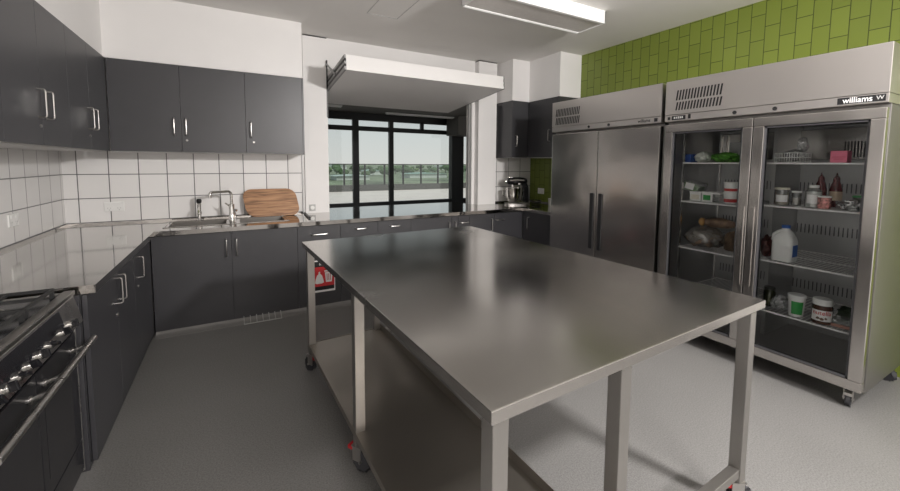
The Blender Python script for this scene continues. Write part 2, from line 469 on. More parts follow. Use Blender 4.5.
protos = [mk_tree(5.5, LEAF, 1), mk_tree(4.5, LEAF2, 8), mk_tree(7, LEAF, 15)]
SHD = ((424, 230, 26, 2.6), (350, 215, 18, 2.2), (372, 300, 14, 3.2), (445, 480, 30, 5), (336, 500, 24, 5.5))
SHEDS = [(1.3 + D * (math.tan(math.atan((u - 450) / 389.1) + .511)), -4.7 + D, w) for u, D, w, h in SHD]
used = [False] * 3
KIND = ['dark green tree in the hazy distance beyond the terrace railing', 'pale green tree in the hazy distance beyond the terrace railing', 'tall dark tree in the hazy distance beyond the terrace railing']
ray = lambda u: (math.tan(math.atan((u - 450) / 389.1) + .511))
placed = []
for i in range(400):
    if len(placed) >= 70: break
    u = random.uniform(322, 480)
    D = random.choice((random.uniform(215, 300), random.uniform(300, 420), random.uniform(420, 560)))
    k = random.choices((0, 1, 2), (5, 2, 3))[0]
    x, y = 1.3 + D * ray(u), -4.7 + D
    if any((x - a) ** 2 + (y - b) ** 2 < 11.5 ** 2 for a, b in placed) or any(abs(x - a) < w / 2 + 7 and abs(y - b) < 14 for a, b, w in SHEDS): continue
    placed.append((x, y))
    t = protos[k] if not used[k] else dup(protos[k])
    used[k] = True
    t.location = (x, y, ZG); t.rotation_euler.z = random.uniform(0, 6)
    s = random.uniform(.75, 1.1) * (1 if D < 300 else 1.1)
    t.scale = (s * 1.3, s * 1.3, s)
    t['label'] = KIND[k]
def shed(x, y, w, d, h, wall, roof, label):
    t = thing('warehouse', label, 'building', (x, y, ZG), 'buildings beyond the terrace')
    MB().box(x - w / 2, x + w / 2, y - d / 2, y + d / 2, ZG, ZG + h).build('wall', wall, t)
    MB().prism([(x - w / 2 - 1, y - d / 2 - 1, ZG + h), (x + w / 2 + 1, y - d / 2 - 1, ZG + h), (x, y - d / 2 - 1, ZG + h + h * .25)], (0, d + 2, 0)).build('roof', roof, t)
PALE = plain('pale_wall', (.62, .62, .60), .8); ROOF = plain('pale_roof', (.55, .60, .58), .6); TEAL = plain('teal_roof', (.30, .42, .38), .6)
for u, D, w, h, rf, lab in ((424, 230, 26, 2.6, TEAL, 'long low warehouse with a pale teal roof beyond the railing'),
                         (350, 215, 18, 2.2, ROOF, 'pale low building far below by the terrace door handle'),
                         (372, 300, 14, 3.2, TEAL, 'small green roofed building beyond the second railing panel'),
                         (445, 480, 30, 5, ROOF, 'wide white building on the horizon by the dark post'),
                         (336, 500, 24, 5.5, ROOF, 'distant white building at the left edge of the servery opening')):
    shed(1.3 + D * ray(u), -4.7 + D, w, 14, h, PALE, rf, lab)

# ------------------------------------------------------------------ joinery
OH = .035
def d_handle(parent, axis, x, y, z0, z1, horiz=False):
    """axis 'x': door faces +X (y is along the door); 'y': door faces -Y; 'w': door faces -X. (x,y) is the door surface point"""
    n = {'x': Vector((1, 0, 0)), 'y': Vector((0, -1, 0)), 'w': Vector((-1, 0, 0))}[axis]
    p = Vector((x, y, 0))
    if horiz:
        a = Vector((x, y, z0)); t = Vector((1, 0, 0)) if axis == 'y' else Vector((0, 1, 0)); L = z1
        A, B = a - t * L / 2, a + t * L / 2
    else:
        A, B = p + Vector((0, 0, z0)), p + Vector((0, 0, z1))
    d = (B - A).normalized(); r = .012
    pts = [A]
    for k in range(5):
        q = PI / 2 * k / 4
        pts.append(A + n * (OH - r + r * math.sin(q)) + d * (r - r * math.cos(q)))
    for k in range(5):
        q = PI / 2 * k / 4
        pts.append(B + n * (OH - r + r * math.cos(q)) - d * (r - r * math.sin(q)))
    pts.append(B)
    return MB().tube(pts, .0048).build('handle', SATIN, parent, smooth='auto')
def lock(parent, axis, x, y, z):
    n = {'x': Vector((1, 0, 0)), 'y': Vector((0, -1, 0)), 'w': Vector((-1, 0, 0))}[axis]
    p = Vector((x, y, z))
    return MB().cyl(p - n * .002, p + n * .006, .009, n=14).build('lock', SATIN, parent)
GAP = .0015
def unit(name, label, cat, axis, face, back, a, b, z0, z1, fronts, kick=0, group=None, ends=(), bottom=False):
    """a cabinet: axis gives the way its doors face; face = plane of the door fronts; a..b along the run;
    fronts = list of (kind, a, b, z0, z1, handle spec, lock spec)"""
    T = .019
    if axis == 'x':
        loc = (face / 2, (a + b) / 2, z0); body = (back, face - T - .003, a + .001, b - .001, z0 + kick, z1)
    elif axis == 'y':
        loc = ((a + b) / 2, (face + back) / 2, z0); body = (a + .001, b - .001, face + T + .003, back, z0 + kick, z1)
    else:
        loc = ((face + back) / 2, (a + b) / 2, z0); body = (face + T + .003, back, a + .001, b - .001, z0 + kick, z1)
    t = thing(name, label, cat, loc, group)
    MB().box(*body).build('body', CHARD, t)
    if kick:
        x0, x1, y0, y1, q0, q1 = body
        r = .006
        if axis == 'x': kb = (x0, x1 - r, y0, y1, z0, z0 + kick)
        elif axis == 'y': kb = (x0, x1, y0 + r, y1, z0, z0 + kick)
        else: kb = (x0 + r, x1, y0, y1, z0, z0 + kick)
        MB().box(*kb).build('kickboard', CHAR, t)
    if bottom:
        x0, x1, y0, y1, q0, q1 = body
        MB().box(x0, x1, y0, y1, z0 - .012, z0 - .0005).build('base_panel', MELA, t)
    for bx in ends:
        MB().box(*bx, .0015).build('end_panel', CHAR, t)
    for kind, fa, fb, fz0, fz1, hs, lk in fronts:
        if axis == 'x': bx = (face - T, face, fa + GAP, fb - GAP, fz0 + GAP, fz1 - GAP)
        elif axis == 'y': bx = (fa + GAP, fb - GAP, face, face + T, fz0 + GAP, fz1 - GAP)
        else: bx = (face, face + T, fa + GAP, fb - GAP, fz0 + GAP, fz1 - GAP)
        d = MB().box(*bx, .0006).build(kind, CHAR, t)
        if hs:
            if hs[0] == 'v':
                xy = (face, hs[1]) if axis in 'xw' else (hs[1], face)
                d_handle(d, axis, xy[0], xy[1], hs[2], hs[3])
            else:
                xy = (face, hs[1]) if axis in 'xw' else (hs[1], face)
                d_handle(d, axis, xy[0], xy[1], hs[2], hs[3], True)
        if lk:
            xy = (face, lk[0]) if axis in 'xw' else (lk[0], face)
            lock(d, axis, xy[0], xy[1], lk[1])
    return t
ZU0, ZU1 = 1.575, 2.343
FB, FL_ = -.662, .693          # base door planes: back run, left run
# left base run
KB = .03
unit('base_cabinet', 'charcoal two-door base cabinet beside the cooker, D handles back to back', 'cabinet', 'x', FL_, .01, -2.29, -1.30, 0, .858,
     [('door', -2.29, -1.765, KB, .855, ('v', -1.807, .655, .805), (-1.79, .585)),
      ('door', -1.765, -1.30, KB, .855, ('v', -1.72, .655, .805), None)], kick=KB, group='charcoal base cabinets',
     ends=[(.01, .668, -2.308, -2.291, 0, .858)])
unit('base_cabinet', 'charcoal single-door base cabinet in the left corner next to the sink unit', 'cabinet', 'x', FL_, .01, -1.30, -.69, 0, .858,
     [('door', -1.30, -.672, KB, .855, ('v', -1.177, .645, .795), (-1.199, .588))], kick=KB, group='charcoal base cabinets')
# back base run
t = unit('sink_cabinet', 'charcoal double-door cabinet under the sink, small white vent at its foot', 'cabinet', 'y', FB, -.01, .697, 1.85, 0, .66,
     [('door', .697, 1.285, KB, .855, ('v', 1.245, .63, .785), None), ('door', 1.285, 1.85, KB, .855, ('v', 1.325, .63, .785), None)], kick=KB, group='charcoal base cabinets')
vg = MB()
vg.box(1.36, 1.68, -.775, -.768, .004, .010)
for k in range(7): vg.prism([(1.36 + k * .0525, -.772, .004), (1.36 + k * .0525, -.768, .012), (1.36 + k * .0525, -.664, .045), (1.36 + k * .0525, -.664, .036)], (.006, 0, 0))
vg.build('vent_grille', GREYP, t)
unit('bin_cabinet', 'charcoal bin cabinet with the red rubbish sign on its front', 'cabinet', 'y', FB, -.01, 1.85, 2.27, 0, .858,
     [('door', 1.85, 2.27, KB, .855, ('h', 2.06, .765, .15), None)], kick=KB, group='charcoal base cabinets')
for a, b, hx, lab in ((2.27, 2.67, 2.48, 'charcoal drawer unit right of the bin cabinet, under the servery counter'),
                      (2.67, 3.06, 2.86, 'charcoal drawer unit under the servery counter, second right of the bin cabinet')):
    unit('drawer_unit', lab, 'cabinet', 'y', FB, -.01, a, b, 0, .858,
         [('drawer', a, b, .68, .855, ('h', hx, .79, .11), None), ('drawer', a, b, .36, .68, ('h', hx, .60, .11), None), ('drawer', a, b, KB, .36, ('h', hx, .28, .11), None)], kick=KB, group='charcoal drawer units')
unit('base_cabinet', 'charcoal base cabinet under the servery with paired handles right of the drawers', 'cabinet', 'y', FB, -.01, 3.06, 3.685, 0, .858,
     [('door', 3.06, 3.59, KB, .855, ('v', 3.545, .63, .785), None), ('door', 3.59, 3.685, KB, .855, ('v', 3.63, .63, .785), None)], kick=KB, group='charcoal base cabinets')
unit('drawer_unit', 'narrow charcoal drawer unit between the doors near the servery right jamb', 'cabinet', 'y', FB, -.01, 3.685, 3.845, 0, .858,
     [('drawer', 3.685, 3.845, .68, .855, ('h', 3.76, .765, .11), None), ('drawer', 3.685, 3.845, KB, .68, ('h', 3.76, .60, .11), None)], kick=KB, group='charcoal drawer units')
unit('base_cabinet', 'charcoal single-door base cabinet below the servery right pillar', 'cabinet', 'y', FB, -.01, 3.845, 4.215, 0, .858,
     [('door', 3.845, 4.215, KB, .855, ('v', 4.165, .63, .785), None)], kick=KB, group='charcoal base cabinets')
unit('drawer_unit', 'charcoal drawer unit in the right corner below the stand mixer', 'cabinet', 'y', FB, -.01, 4.215, 4.675, 0, .858,
     [('drawer', 4.215, 4.675, .45, .855, ('h', 4.295, .765, .13), None), ('drawer', 4.215, 4.675, KB, .45, ('h', 4.295, .36, .13), None)], kick=KB, group='charcoal drawer units')
unit('base_cabinet', 'charcoal base cabinet against the green wall beside the solid-door refrigerator', 'cabinet', 'w', 4.68, XW - .01, -1.30, -.69, 0, .858,
     [('door', -1.15, -.665, KB, .855, ('v', -.79, .63, .785), None), ('panel', -1.30, -1.15, KB, .855, None, None)], kick=KB, group='charcoal base cabinets')
# left uppers
UL = .415
unit('wall_cabinet', 'charcoal wall cabinet cut by the left edge of the picture', 'cabinet', 'x', UL, .004, -2.95, -2.15, ZU0, ZU1,
     [('door', -2.95, -2.55, ZU0 - .008, ZU1, ('v', -2.60, 1.715, 1.865), None), ('door', -2.55, -2.15, ZU0 - .008, ZU1, ('v', -2.50, 1.715, 1.865), None)], group='charcoal wall cabinets', bottom=True)
unit('wall_cabinet', 'charcoal two-door wall cabinet over the left bench, nearest with both handles seen', 'cabinet', 'x', UL, .004, -2.15, -1.29, ZU0, ZU1,
     [('door', -2.15, -1.72, ZU0 - .008, ZU1, ('v', -1.768, 1.715, 1.865), (-1.72 - .03, 1.67)), ('door', -1.72, -1.29, ZU0 - .008, ZU1, ('v', -1.665, 1.715, 1.865), None)], group='charcoal wall cabinets', bottom=True)
unit('wall_cabinet', 'charcoal two-door wall cabinet over the left bench, in the corner', 'cabinet', 'x', UL, .004, -1.29, -.41, ZU0, ZU1,
     [('door', -1.29, -.872, ZU0 - .008, ZU1, ('v', -.925, 1.715, 1.865), (-.90, 1.665)), ('door', -.872, -.388, ZU0 - .008, ZU1, ('v', -.820, 1.715, 1.865), None)], group='charcoal wall cabinets', bottom=True)
UB = -.385
unit('wall_cabinet', 'charcoal two-door wall cabinet above the taps, its handles side by side', 'cabinet', 'y', UB, -.008, .418, 1.442, ZU0, ZU1,
     [('door', .418, .922, ZU0 - .008, ZU1, ('v', .872, 1.72, 1.87), None), ('door', .922, 1.442, ZU0 - .008, ZU1, ('v', .962, 1.72, 1.87), (.962, 1.675))], group='charcoal wall cabinets', bottom=True)
unit('wall_cabinet', 'charcoal single-door wall cabinet above the wooden chopping board', 'cabinet', 'y', UB, -.008, 1.442, 1.96, ZU0, ZU1,
     [('door', 1.442, 1.963, ZU0 - .008, ZU1, ('v', 1.486, 1.72, 1.87), (1.508, 1.675))], group='charcoal wall cabinets', bottom=True,
     ends=[(1.963, 1.980, -.385, -.008, ZU0 - .012, ZU1)])
unit('wall_cabinet', 'charcoal wall cabinet above the stand mixer', 'cabinet', 'y', UB, -.008, 4.705, 5.0, ZU0, ZU1,
     [('door', 4.705, 4.973, ZU0 - .008, ZU1, ('v', 4.752, 1.72, 1.87), None)], group='charcoal wall cabinets', bottom=True,
     ends=[(4.687, 4.704, -.385, -.008, ZU0 - .012, ZU1)])
unit('wall_cabinet', 'charcoal wall cabinet on the green wall beside the solid-door refrigerator', 'cabinet', 'w', 4.975, XW - .004, -.945, -.39, ZU0, ZU1,
     [('door', -.945, -.39, ZU0 - .008, ZU1, ('v', -.82, 1.78, 1.93), None)], group='charcoal wall cabinets', bottom=True,
     ends=[(4.975, XW - .004, -.962, -.946, ZU0 - .012, ZU1)])

# ------------------------------------------------------------------ worktop
DLb, DBb = .727, -.702
wt = MB()
HB = [(.80, 1.25, -.50, -.17), (1.36, 1.76, -.50, -.17)]   # sink bowls
zt0, zt1 = .860, .900
cells = [(.002, DLb, -2.29, -.002)]
xs = [DLb, .80, 1.25, 1.36, 1.76, XW - .002]
for i in range(5):
    if (xs[i], xs[i + 1]) in [(h[0], h[1]) for h in HB]:
        cells += [(xs[i], xs[i + 1], DBb, -.50), (xs[i], xs[i + 1], -.17, -.002)]
    else: cells.append((xs[i], xs[i + 1], DBb, -.002))
cells += [(2.302, 4.25, -.002, .38), (4.645, XW - .002, -1.335, DBb)]
for c in cells: wt.box(c[0], c[1], c[2], c[3], zt0, zt1)
wt.box(.002, .014, -2.29, -.002, .9, .918).box(.014, 2.0, -.014, -.005, .9, .918).box(4.66, XW - .002, -.014, -.005, .9, .918).box(XW - .014, XW - .002, -1.335, -.014, .9, .918)
w = wt.build('worktop', BENCH, weld=False)
tag(w, 'continuous polished steel worktop running along the left and back walls', 'worktop')

# sink
t = thing('sink', 'steel double-bowl sink let into the back worktop', 'sink', (1.3, -.33, .9))
m = MB()
R0, R1, Q0, Q1 = .765, 1.80, -.535, -.125
for bx in ((R0, R1, Q0, Q0 + .012), (R0, R1, Q1 - .012, Q1), (R0, R0 + .012, Q0, Q1), (R1 - .012, R1, Q0, Q1)): m.box(bx[0], bx[1], bx[2], bx[3], .9, .905, .002)
m.build('rim', BENCH, t)
for h in HB:
    b = MB(); d = .20
    x0, x1, y0, y1 = h
    b.box(x0, x1, y0, y0 + .002, .9 - d, .902).box(x0, x1, y1 - .002, y1, .9 - d, .902).box(x0, x0 + .002, y0, y1, .9 - d, .902).box(x1 - .002, x1, y0, y1, .9 - d, .902).box(x0, x1, y0, y1, .9 - d - .002, .9 - d)
    o = b.build('bowl', SINKM, t)
    MB().cyl(((x0 + x1) / 2, (y0 + y1) / 2, .9 - d), ((x0 + x1) / 2, (y0 + y1) / 2, .9 - d + .006), .04).build('drain', CHROME, o)
# mixer tap
t = thing('tap', 'chrome swan-neck mixer tap between the two sink bowls', 'tap', (1.295, -.23, .9))
X, Y = 1.295, -.23
MB().lathe((X, Y, .9), [(0, 0), (.030, 0), (.030, .012), (.026, .02), (.026, .085), (.025, .09), (.025, .16), (.018, .165), (0, .165)]).build('body', CHROME, t, smooth='auto')
TH = 1.19; r = .035; pts = [(X, Y, 1.05), (X, Y, TH - r)]
dx, dy = -.82, -.57
for k in range(1, 7):
    a = PI / 2 * k / 6
    pts.append((X + dx * (r - r * math.cos(a)), Y + dy * (r - r * math.cos(a)), TH - r + r * math.sin(a)))
L = .215
pts.append((X + dx * (L - .02), Y + dy * (L - .02), TH))
for k in range(1, 6):
    a = PI / 2 * k / 5
    pts.append((X + dx * (L - .02 + .02 * math.sin(a)), Y + dy * (L - .02 + .02 * math.sin(a)), TH - .02 + .02 * math.cos(a)))
pts.append((X + dx * L, Y + dy * L, TH - .055))
MB().tube(pts, .0125, n=12).build('spout', CHROME, t, smooth='auto')
MB().cyl((X, Y, 1.03), (X - .055, Y - .02, 1.075), .008).cyl((X + .01, Y, 1.005), (X + .045, Y - .02, .995), .012).build('lever', CHROME, t, smooth='auto')
MB().tube([(X + .03, Y - .03, .9), (X + .032, Y - .03, .97), (X + .02, Y - .01, .99)], .006).build('hose', CHROME, t, smooth='auto')
# second tap (push tap)
X, Y = 1.015, -.13
t = thing('filter_tap', 'short chrome filter tap with a black knob behind the left sink bowl', 'tap', (X, Y, .9))
MB().lathe((X, Y, .9), [(0, 0), (.026, 0), (.026, .01), (.019, .016), (.017, .06), (.022, .065), (.022, .09), (.017, .095), (.019, .17), (0, .172)]).build('body', CHROME, t, smooth='auto')
MB().lathe((X, Y, 1.072), [(0, 0), (.017, 0), (.023, .010), (.023, .032), (.016, .042), (0, .042)]).build('knob', BLACK, t, smooth='auto')
MB().tube([(X, Y, 1.01), (X - .005, Y - .04, 1.02), (X - .005, Y - .07, 1.005), (X - .005, Y - .075, .985)], .009).build('spout', CHROME, t, smooth='auto')
# chopping board
Wd, Hd, Td = .525, .30, .02
t0 = Matrix.Translation((1.675, -.125, .9005)) @ Matrix.Rotation(math.radians(-17), 4, 'X') @ Matrix.Rotation(math.radians(90), 4, 'X')
pl = [(x + (-.024 * y / Hd * 2), y + Hd / 2, 0) for x, y in rrect(Wd, Hd, .09, 8)]
m = MB().prism(pl, (0, 0, Td))
bmesh.ops.bevel(m.bm, geom=[e for e in m.bm.edges if len(e.link_faces) == 2 and any(len(f.verts) > 6 for f in e.link_faces)], offset=.004, segments=2, affect='EDGES')
for v in m.bm.verts: v.co = t0 @ v.co
tag(m.build('chopping_board', WOOD, smooth='auto'), 'wooden chopping board with rounded corners leaning on the white tiles behind the sink', 'chopping board')
# small metal strip across the worktop
tag(MB().box(-.010, .010, -.21, .21, 0, .018, .003, M=Matrix.Translation((2.005, -.27, .9)) @ Matrix.Rotation(math.radians(-2), 4, 'Z')).build('metal_bar', BLACK), 'dark metal bar lying across the worktop right of the chopping board', 'bar')

# power points
def socket(label, loc, axis, w, h, double):
    t = thing('power_outlet', label, 'power outlet', loc)
    x, y, z = loc; d = .008
    B = lambda u0, u1, z0, z1, p0, p1: (x + p0, x + p1, y + u0, y + u1, z + z0, z + z1) if axis == 'x' else ((x - p1, x - p0, y + u0, y + u1, z + z0, z + z1) if axis == 'w' else (x + u0, x + u1, y - p1, y - p0, z + z0, z + z1))
    MB().box(*B(-w / 2, w / 2, -h / 2, h / 2, 0, d), .002).build('plate', WPL, t)
    for s in ((-1, 1) if double else (0,)):
        MB().box(*B(s * w / 4 - .009, s * w / 4 + .009, h * .18, h * .38, d, d + .003)).build('switch', WPL, t)
        k = MB()
        for a, b in ((-.012, -.02), (.008, -.02), (-.002, -.036)): k.box(*B(s * w / 4 + a, s * w / 4 + a + .004, b, b + .011, d - .001, d + .0008))
        k.build('pin_slots', GREYP, t)
socket('white double power outlet on the back wall tiles, left of the taps', (.342, -.004, 1.06), 'y', .145, .085, True)
socket('white double power outlet on the left wall tiles', (0, -.955, 1.08), 'x', .135, .085, True)
t = thing('dial_switch', 'small grey square switch plate with a round dial right of the chopping board', 'switch', (2.105, -.022, .96))
MB().box(2.07, 2.14, -.030, -.022, .925, 1.0, .002).build('plate', GREYP, t)
MB().cyl((2.105, -.030, .962), (2.105, -.044, .962), .022, n=24).build('dial', WPL, t)
socket('white power outlet on the green tiles beside the stand mixer', (XW, -.26, 1.075), 'w', .13, .085, True)

# ------------------------------------------------------------------ servery hatch
t = thing('servery_hatch', 'big white lift-up servery hatch tilted open above the counter', 'hatch', (3.27, 0, 2.28))
ang = math.atan2(2.25 - 2.387, 1.4)
MH = Matrix.Translation((0, -.8, 2.387)) @ Matrix.Rotation(ang, 4, 'X')
LH = 1.414
MB().box(2.318, 4.226, 0, LH, 0, .150, .003, M=MH).build('panel', WHITE, t)
for x0, x1 in ((2.302, 2.318), (4.226, 4.242)):
    o = MB().box(x0, x1, .0, LH, .0, .035, 0, M=MH).box(x0, x1, .0, LH, .06, .085, 0, M=MH).box(x0, x1, .0, LH, .115, .150, 0, M=MH).build('edge_channel', ALU, t)
    xa, xb = (x0 + .006, x1) if x0 < 3 else (x0, x1 - .006)
    MB().box(xa, xb, .0, LH, .035, .06, 0, M=MH).box(xa, xb, .0, LH, .085, .115, 0, M=MH).build('seal', BLACK, o)
for x in (2.293, 4.25):
    o = MB().cyl((x, -.03, 2.60), (x, -.43, 2.41), .010).build('stay', ALU, t)
    MB().cyl((x, -.43, 2.41), (x, -.25, 2.495), .014).build('gas_strut', ALU, o)
    MB().box(x - .008, x + .004, -.05, -.022, 2.56, 2.64).build('bracket', BLACK, t)

# ------------------------------------------------------------------ ceiling luminaire
def luminaire(x0, x1, y0, y1, label):
    t = thing('ceiling_light', label, 'light', ((x0 + x1) / 2, (y0 + y1) / 2, 2.9), 'surface ceiling lights')
    z0 = 2.785
    m = MB()
    m.box(x0, x1, y0, y0 + .03, z0, 2.9, .002).box(x0, x1, y1 - .012, y1, z0, 2.9, .002).box(x0, x0 + .012, y0, y1, z0, 2.9, .002).box(x1 - .012, x1, y0, y1, z0, 2.9, .002)
    m.build('housing', LAMPW, t)
    MB().box(x0 + .012, x1 - .012, y0 + .03, y1 - .03, z0 + .008, z0 + .014).build('diffuser', DIFF, t)
    MB().box(x0 + .012, x1 - .012, y1 - .026, y1 - .016, z0 + .002, z0 + .02).build('lip', LAMPW, t)
luminaire(3.03, 4.385, -2.13, -1.79, 'white box ceiling light above the island table')

# ------------------------------------------------------------------ casters
def caster(parent, x, y, ztop, rot, brake=True, R=.048, body=SATIN, pad=None):
    c = Vector((x, y, 0)); M = Matrix.Translation(c) @ Matrix.Rotation(rot, 4, 'Z')
    o = MB().box(-.028, .028, -.028, .028, ztop - .006, ztop, M=M).box(-.024, .026, -.022, -.018, R, ztop - .012, M=M).box(-.024, .026, .018, .022, R, ztop - .012, M=M).box(-.024, .024, -.022, .022, ztop - .016, ztop - .006, .002, M=M)
    o.cyl(M @ Vector((-.02, -.026, R)), M @ Vector((-.02, .026, R)), .007)
    o = o.build('caster', body, parent)
    wh = MB().cyl(M @ Vector((-.02, -.014, R)), M @ Vector((-.02, .014, R)), R, n=28)
    bmesh.ops.bevel(wh.bm, geom=[e for e in wh.bm.edges if any(len(f.verts) > 6 for f in e.link_faces)], offset=.006, segments=2, affect='EDGES')
    wh.build('wheel', RUBBER, o, smooth='auto')
    if brake:
        MB().box(.012, .060, -.018, .018, R + .022, R + .040, .003, M=M @ Matrix.Translation((0, 0, .022))).build('brake_pedal', pad or RED, o)
    return o

# ------------------------------------------------------------------ island table
def island():
    W, L = 1.424 / 2, 2.1785 / 2
    H = .927
    t = thing('island_table', 'large stainless steel worktable on casters in the middle of the kitchen', 'table', (2.4717, -2.8906, 0))
    off = Vector(t.location)
    # built about the origin, then turned with the Empty
    t.location = (0, 0, 0)
    m = MB().box(-W, W, -L, L, H - .034, H, .0025)
    m.build('tabletop', TABLE, t)
    i = .045; q = .024
    mid = -.185
    spots = [(-W + i, L - i), (-W + i, 0), (-W + i, -L + i), (mid, L - i), (mid, -L + i), (W - i, L - i), (W - i, -L + i)]
    for (x, y) in spots:
        MB().box(x - q, x + q, y - q, y + q, .125, H - .031, .003).build('leg', LEG, t)
    zs = .20
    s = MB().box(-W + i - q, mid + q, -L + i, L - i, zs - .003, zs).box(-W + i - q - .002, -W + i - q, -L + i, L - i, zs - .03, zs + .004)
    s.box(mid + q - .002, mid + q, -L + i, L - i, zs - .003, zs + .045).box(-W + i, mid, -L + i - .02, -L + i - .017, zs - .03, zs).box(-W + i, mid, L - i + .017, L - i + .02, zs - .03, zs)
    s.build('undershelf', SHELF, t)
    for y in (-L + i, L - i):
        MB().box(mid + q, W - i - q, y - .019, y + .019, .150, .188, .002).build('rail', LEG, t)
    rots = [-1.15, 2.1, 2.4, .6, .4, 1.0, 2.5]
    for (x, y), r in zip(spots, rots): caster(t, x, y, .126, r)
    t.location = off; t.rotation_euler.z = .0367
island()

# ------------------------------------------------------------------ refrigerators
XF = 4.50
def fridge(y0, y1, label, glass):
    """y0 > y1: y0 is the end next to the back wall"""
    t = thing('refrigerator', label, 'refrigerator', (4.93, (y0 + y1) / 2, 0))
    ym = (y0 + y1) / 2
    xb = XW - .03; z0, z1 = .13, 1.835
    tk = .045
    m = MB()
    bx = XF + .055
    if glass:
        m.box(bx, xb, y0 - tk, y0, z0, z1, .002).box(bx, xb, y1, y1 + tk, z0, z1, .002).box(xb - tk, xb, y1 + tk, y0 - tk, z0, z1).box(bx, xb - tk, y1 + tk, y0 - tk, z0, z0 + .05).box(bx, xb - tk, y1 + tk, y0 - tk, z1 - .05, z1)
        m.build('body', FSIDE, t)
        ln = MB(); e = .002
        ln.box(xb - tk - e, xb - tk - .0005, y1 + tk, y0 - tk, z0 + .05, z1 - .05).box(bx, xb - tk, y0 - tk - e, y0 - tk - .0005, z0 + .05, z1 - .05).box(bx, xb - tk, y1 + tk + .0005, y1 + tk + e, z0 + .05, z1 - .05)
        ln.box(bx + .3, xb - tk - e, ym - .012, ym + .012, z0 + .05, z1 - .05)
        lo = ln.build('liner', INNER, t)
        fan = MB().box(xb - tk - .05, xb - tk - .004, y1 + tk + .03, y0 - tk - .03, 1.53, 1.76, .004)
        fo = fan.build('fan_cover', FRIDGE, t)
        sl = MB()
        for k in range(9): sl.box(xb - tk - .052, xb - tk - .049, -3.60 - k * .017, -3.60 - k * .017 + .008, 1.545, 1.66)
        for k in range(9): sl.box(xb - tk - .052, xb - tk - .049, -2.90 - k * .017, -2.90 - k * .017 + .008, 1.545, 1.66)
        sl.build('vent_slots', BLACK, fo)
        # perforated back duct
        du = MB()
        for zz in (.5, .95, 1.28):
            for k in range(44): du.box(xb - tk - .004, xb - tk - .002, y1 + .10 + k * .0247, y1 + .10 + k * .0247 + .006, zz, zz + .07)
        du.build('duct_slots', RUBBER, lo)
    else:
        m.box(bx, xb, y1, y0, z0, z1, .003)
        m.build('body', FSIDE, t)
    # header
    h = MB().box(XF - .006, xb, y1, y0, 1.893, 2.166, .002).build('header', FRIDGEH, t)
    c = MB().box(XF - .004, xb, y1, y0, 1.838, 1.890, .002).build('control_strip', FRIDGEH, t)
    v = MB()
    va, vb = (y0 - .055, y0 - .40) if not glass else (y0 - .085, y0 - .435)
    for row in ((2.005, 2.085), (1.915 if not glass else 1.925, 1.99)):
        n = 15
        for k in range(n):
            yy = va + (vb - va) * (k + .5) / n
            p = [(XF - .0075, yy - .011, row[0]), (XF - .0075, yy + .001, row[0]), (XF - .0075, yy + .011, row[1]), (XF - .0075, yy - .001, row[1])]
            p = [(a, (yy - (b - yy)), z) for a, b, z in p]
            v.prism(p, (.0015, 0, 0))
    v.build('vent', BLACK, h)
    for q in (ym + .12, ym - .12):
        MB().cyl((XF - .010, q, 1.862), (XF - .003, q, 1.862), .013, n=16).build('lock', BLACK, c)
    # badge and display
    wb = .20
    if glass:
        b0 = y1 + .012
        bd = MB().box(XF - .0065, XF - .003, b0, b0 + wb, 1.847, 1.885).build('badge', BLACK, c)
        yc = b0 + wb * .57
        text('lettering', 'williams', .047, WPRINT, bd, lambda x, y, z: (XF - .0068 - z, yc - x, 1.866 + y), sx=.84)
        text('emblem', 'W', .03, GREYP, bd, lambda x, y, z: (XF - .0068 - z, b0 + .022 - x, 1.866 + y))
        d0 = y0 - .025
        ds = MB().box(XF - .0065, XF - .003, d0 - .145, d0 - .035, 1.848, 1.882).box(XF - .0065, XF - .003, d0 - .02, d0, 1.852, 1.876).box(XF - .0065, XF - .003, d0 - .185, d0 - .165, 1.85, 1.885).build('display', BLACK, c)
        k = MB()
        for j in range(5): k.box(XF - .0072, XF - .0062, d0 - .06 - j * .016, d0 - .052 - j * .016, 1.857, 1.874)
        k.build('digits', GREYP, ds)
    else:
        bd = MB().box(XF - .0065, XF - .003, y1 + .03, y1 + .06, 1.850, 1.880).build('badge', BLACK, c)
        text('lettering', 'williams', .042, BLACK, c, lambda x, y, z: (XF - .0048 - z, y1 + .155 - x, 1.866 + y), sx=.9)
    # doors
    for k, (a, b) in enumerate(((y0 - .004, ym + .003), (ym - .003, y1 + .004))):
        if not glass:
            dm = MB().box(XF - .0, XF + .052, b, a, .14, 1.812, .006)
            d = dm.build('door', FRIDGE, t)
            yh = b + .05 if k == 0 else a - .05
            MB().box(XF - .012, XF - .001, yh - .022, yh + .022, .62, 1.19, .004).build('handle', BLACK, d)
        else:
            st = .062
            dm = MB()
            for bxx in ((b, a, .14, .14 + st), (b, a, 1.812 - st, 1.812), (b, b + st, .14 + st, 1.812 - st), (a - st, a, .14 + st, 1.812 - st)):
                dm.box(XF, XF + .045, bxx[0], bxx[1], bxx[2], bxx[3], .004)
            d = dm.build('door', FRIDGE, t)
            sm = MB(); s2 = .012
            for bxx in ((b + st, a - st, .14 + st, .14 + st + s2), (b + st, a - st, 1.812 - st - s2, 1.812 - st), (b + st, b + st + s2, .14 + st, 1.812 - st), (a - st - s2, a - st, .14 + st, 1.812 - st)):
                sm.box(XF + .012, XF + .04, bxx[0], bxx[1], bxx[2], bxx[3])
            sm.build('seal', RUBBER, d)
            MB().box(XF + .014, XF + .018, b + st + .004, a - st - .004, .14 + st + .004, 1.812 - st - .004).build('glass_pane', FGLASS, d)
            yh = b + .028 if k == 0 else a - .028
            MB().box(XF - .006, XF - .0005, yh - .012, yh + .012, .62, 1.19, .002).build('handle', FRIDGE, d)
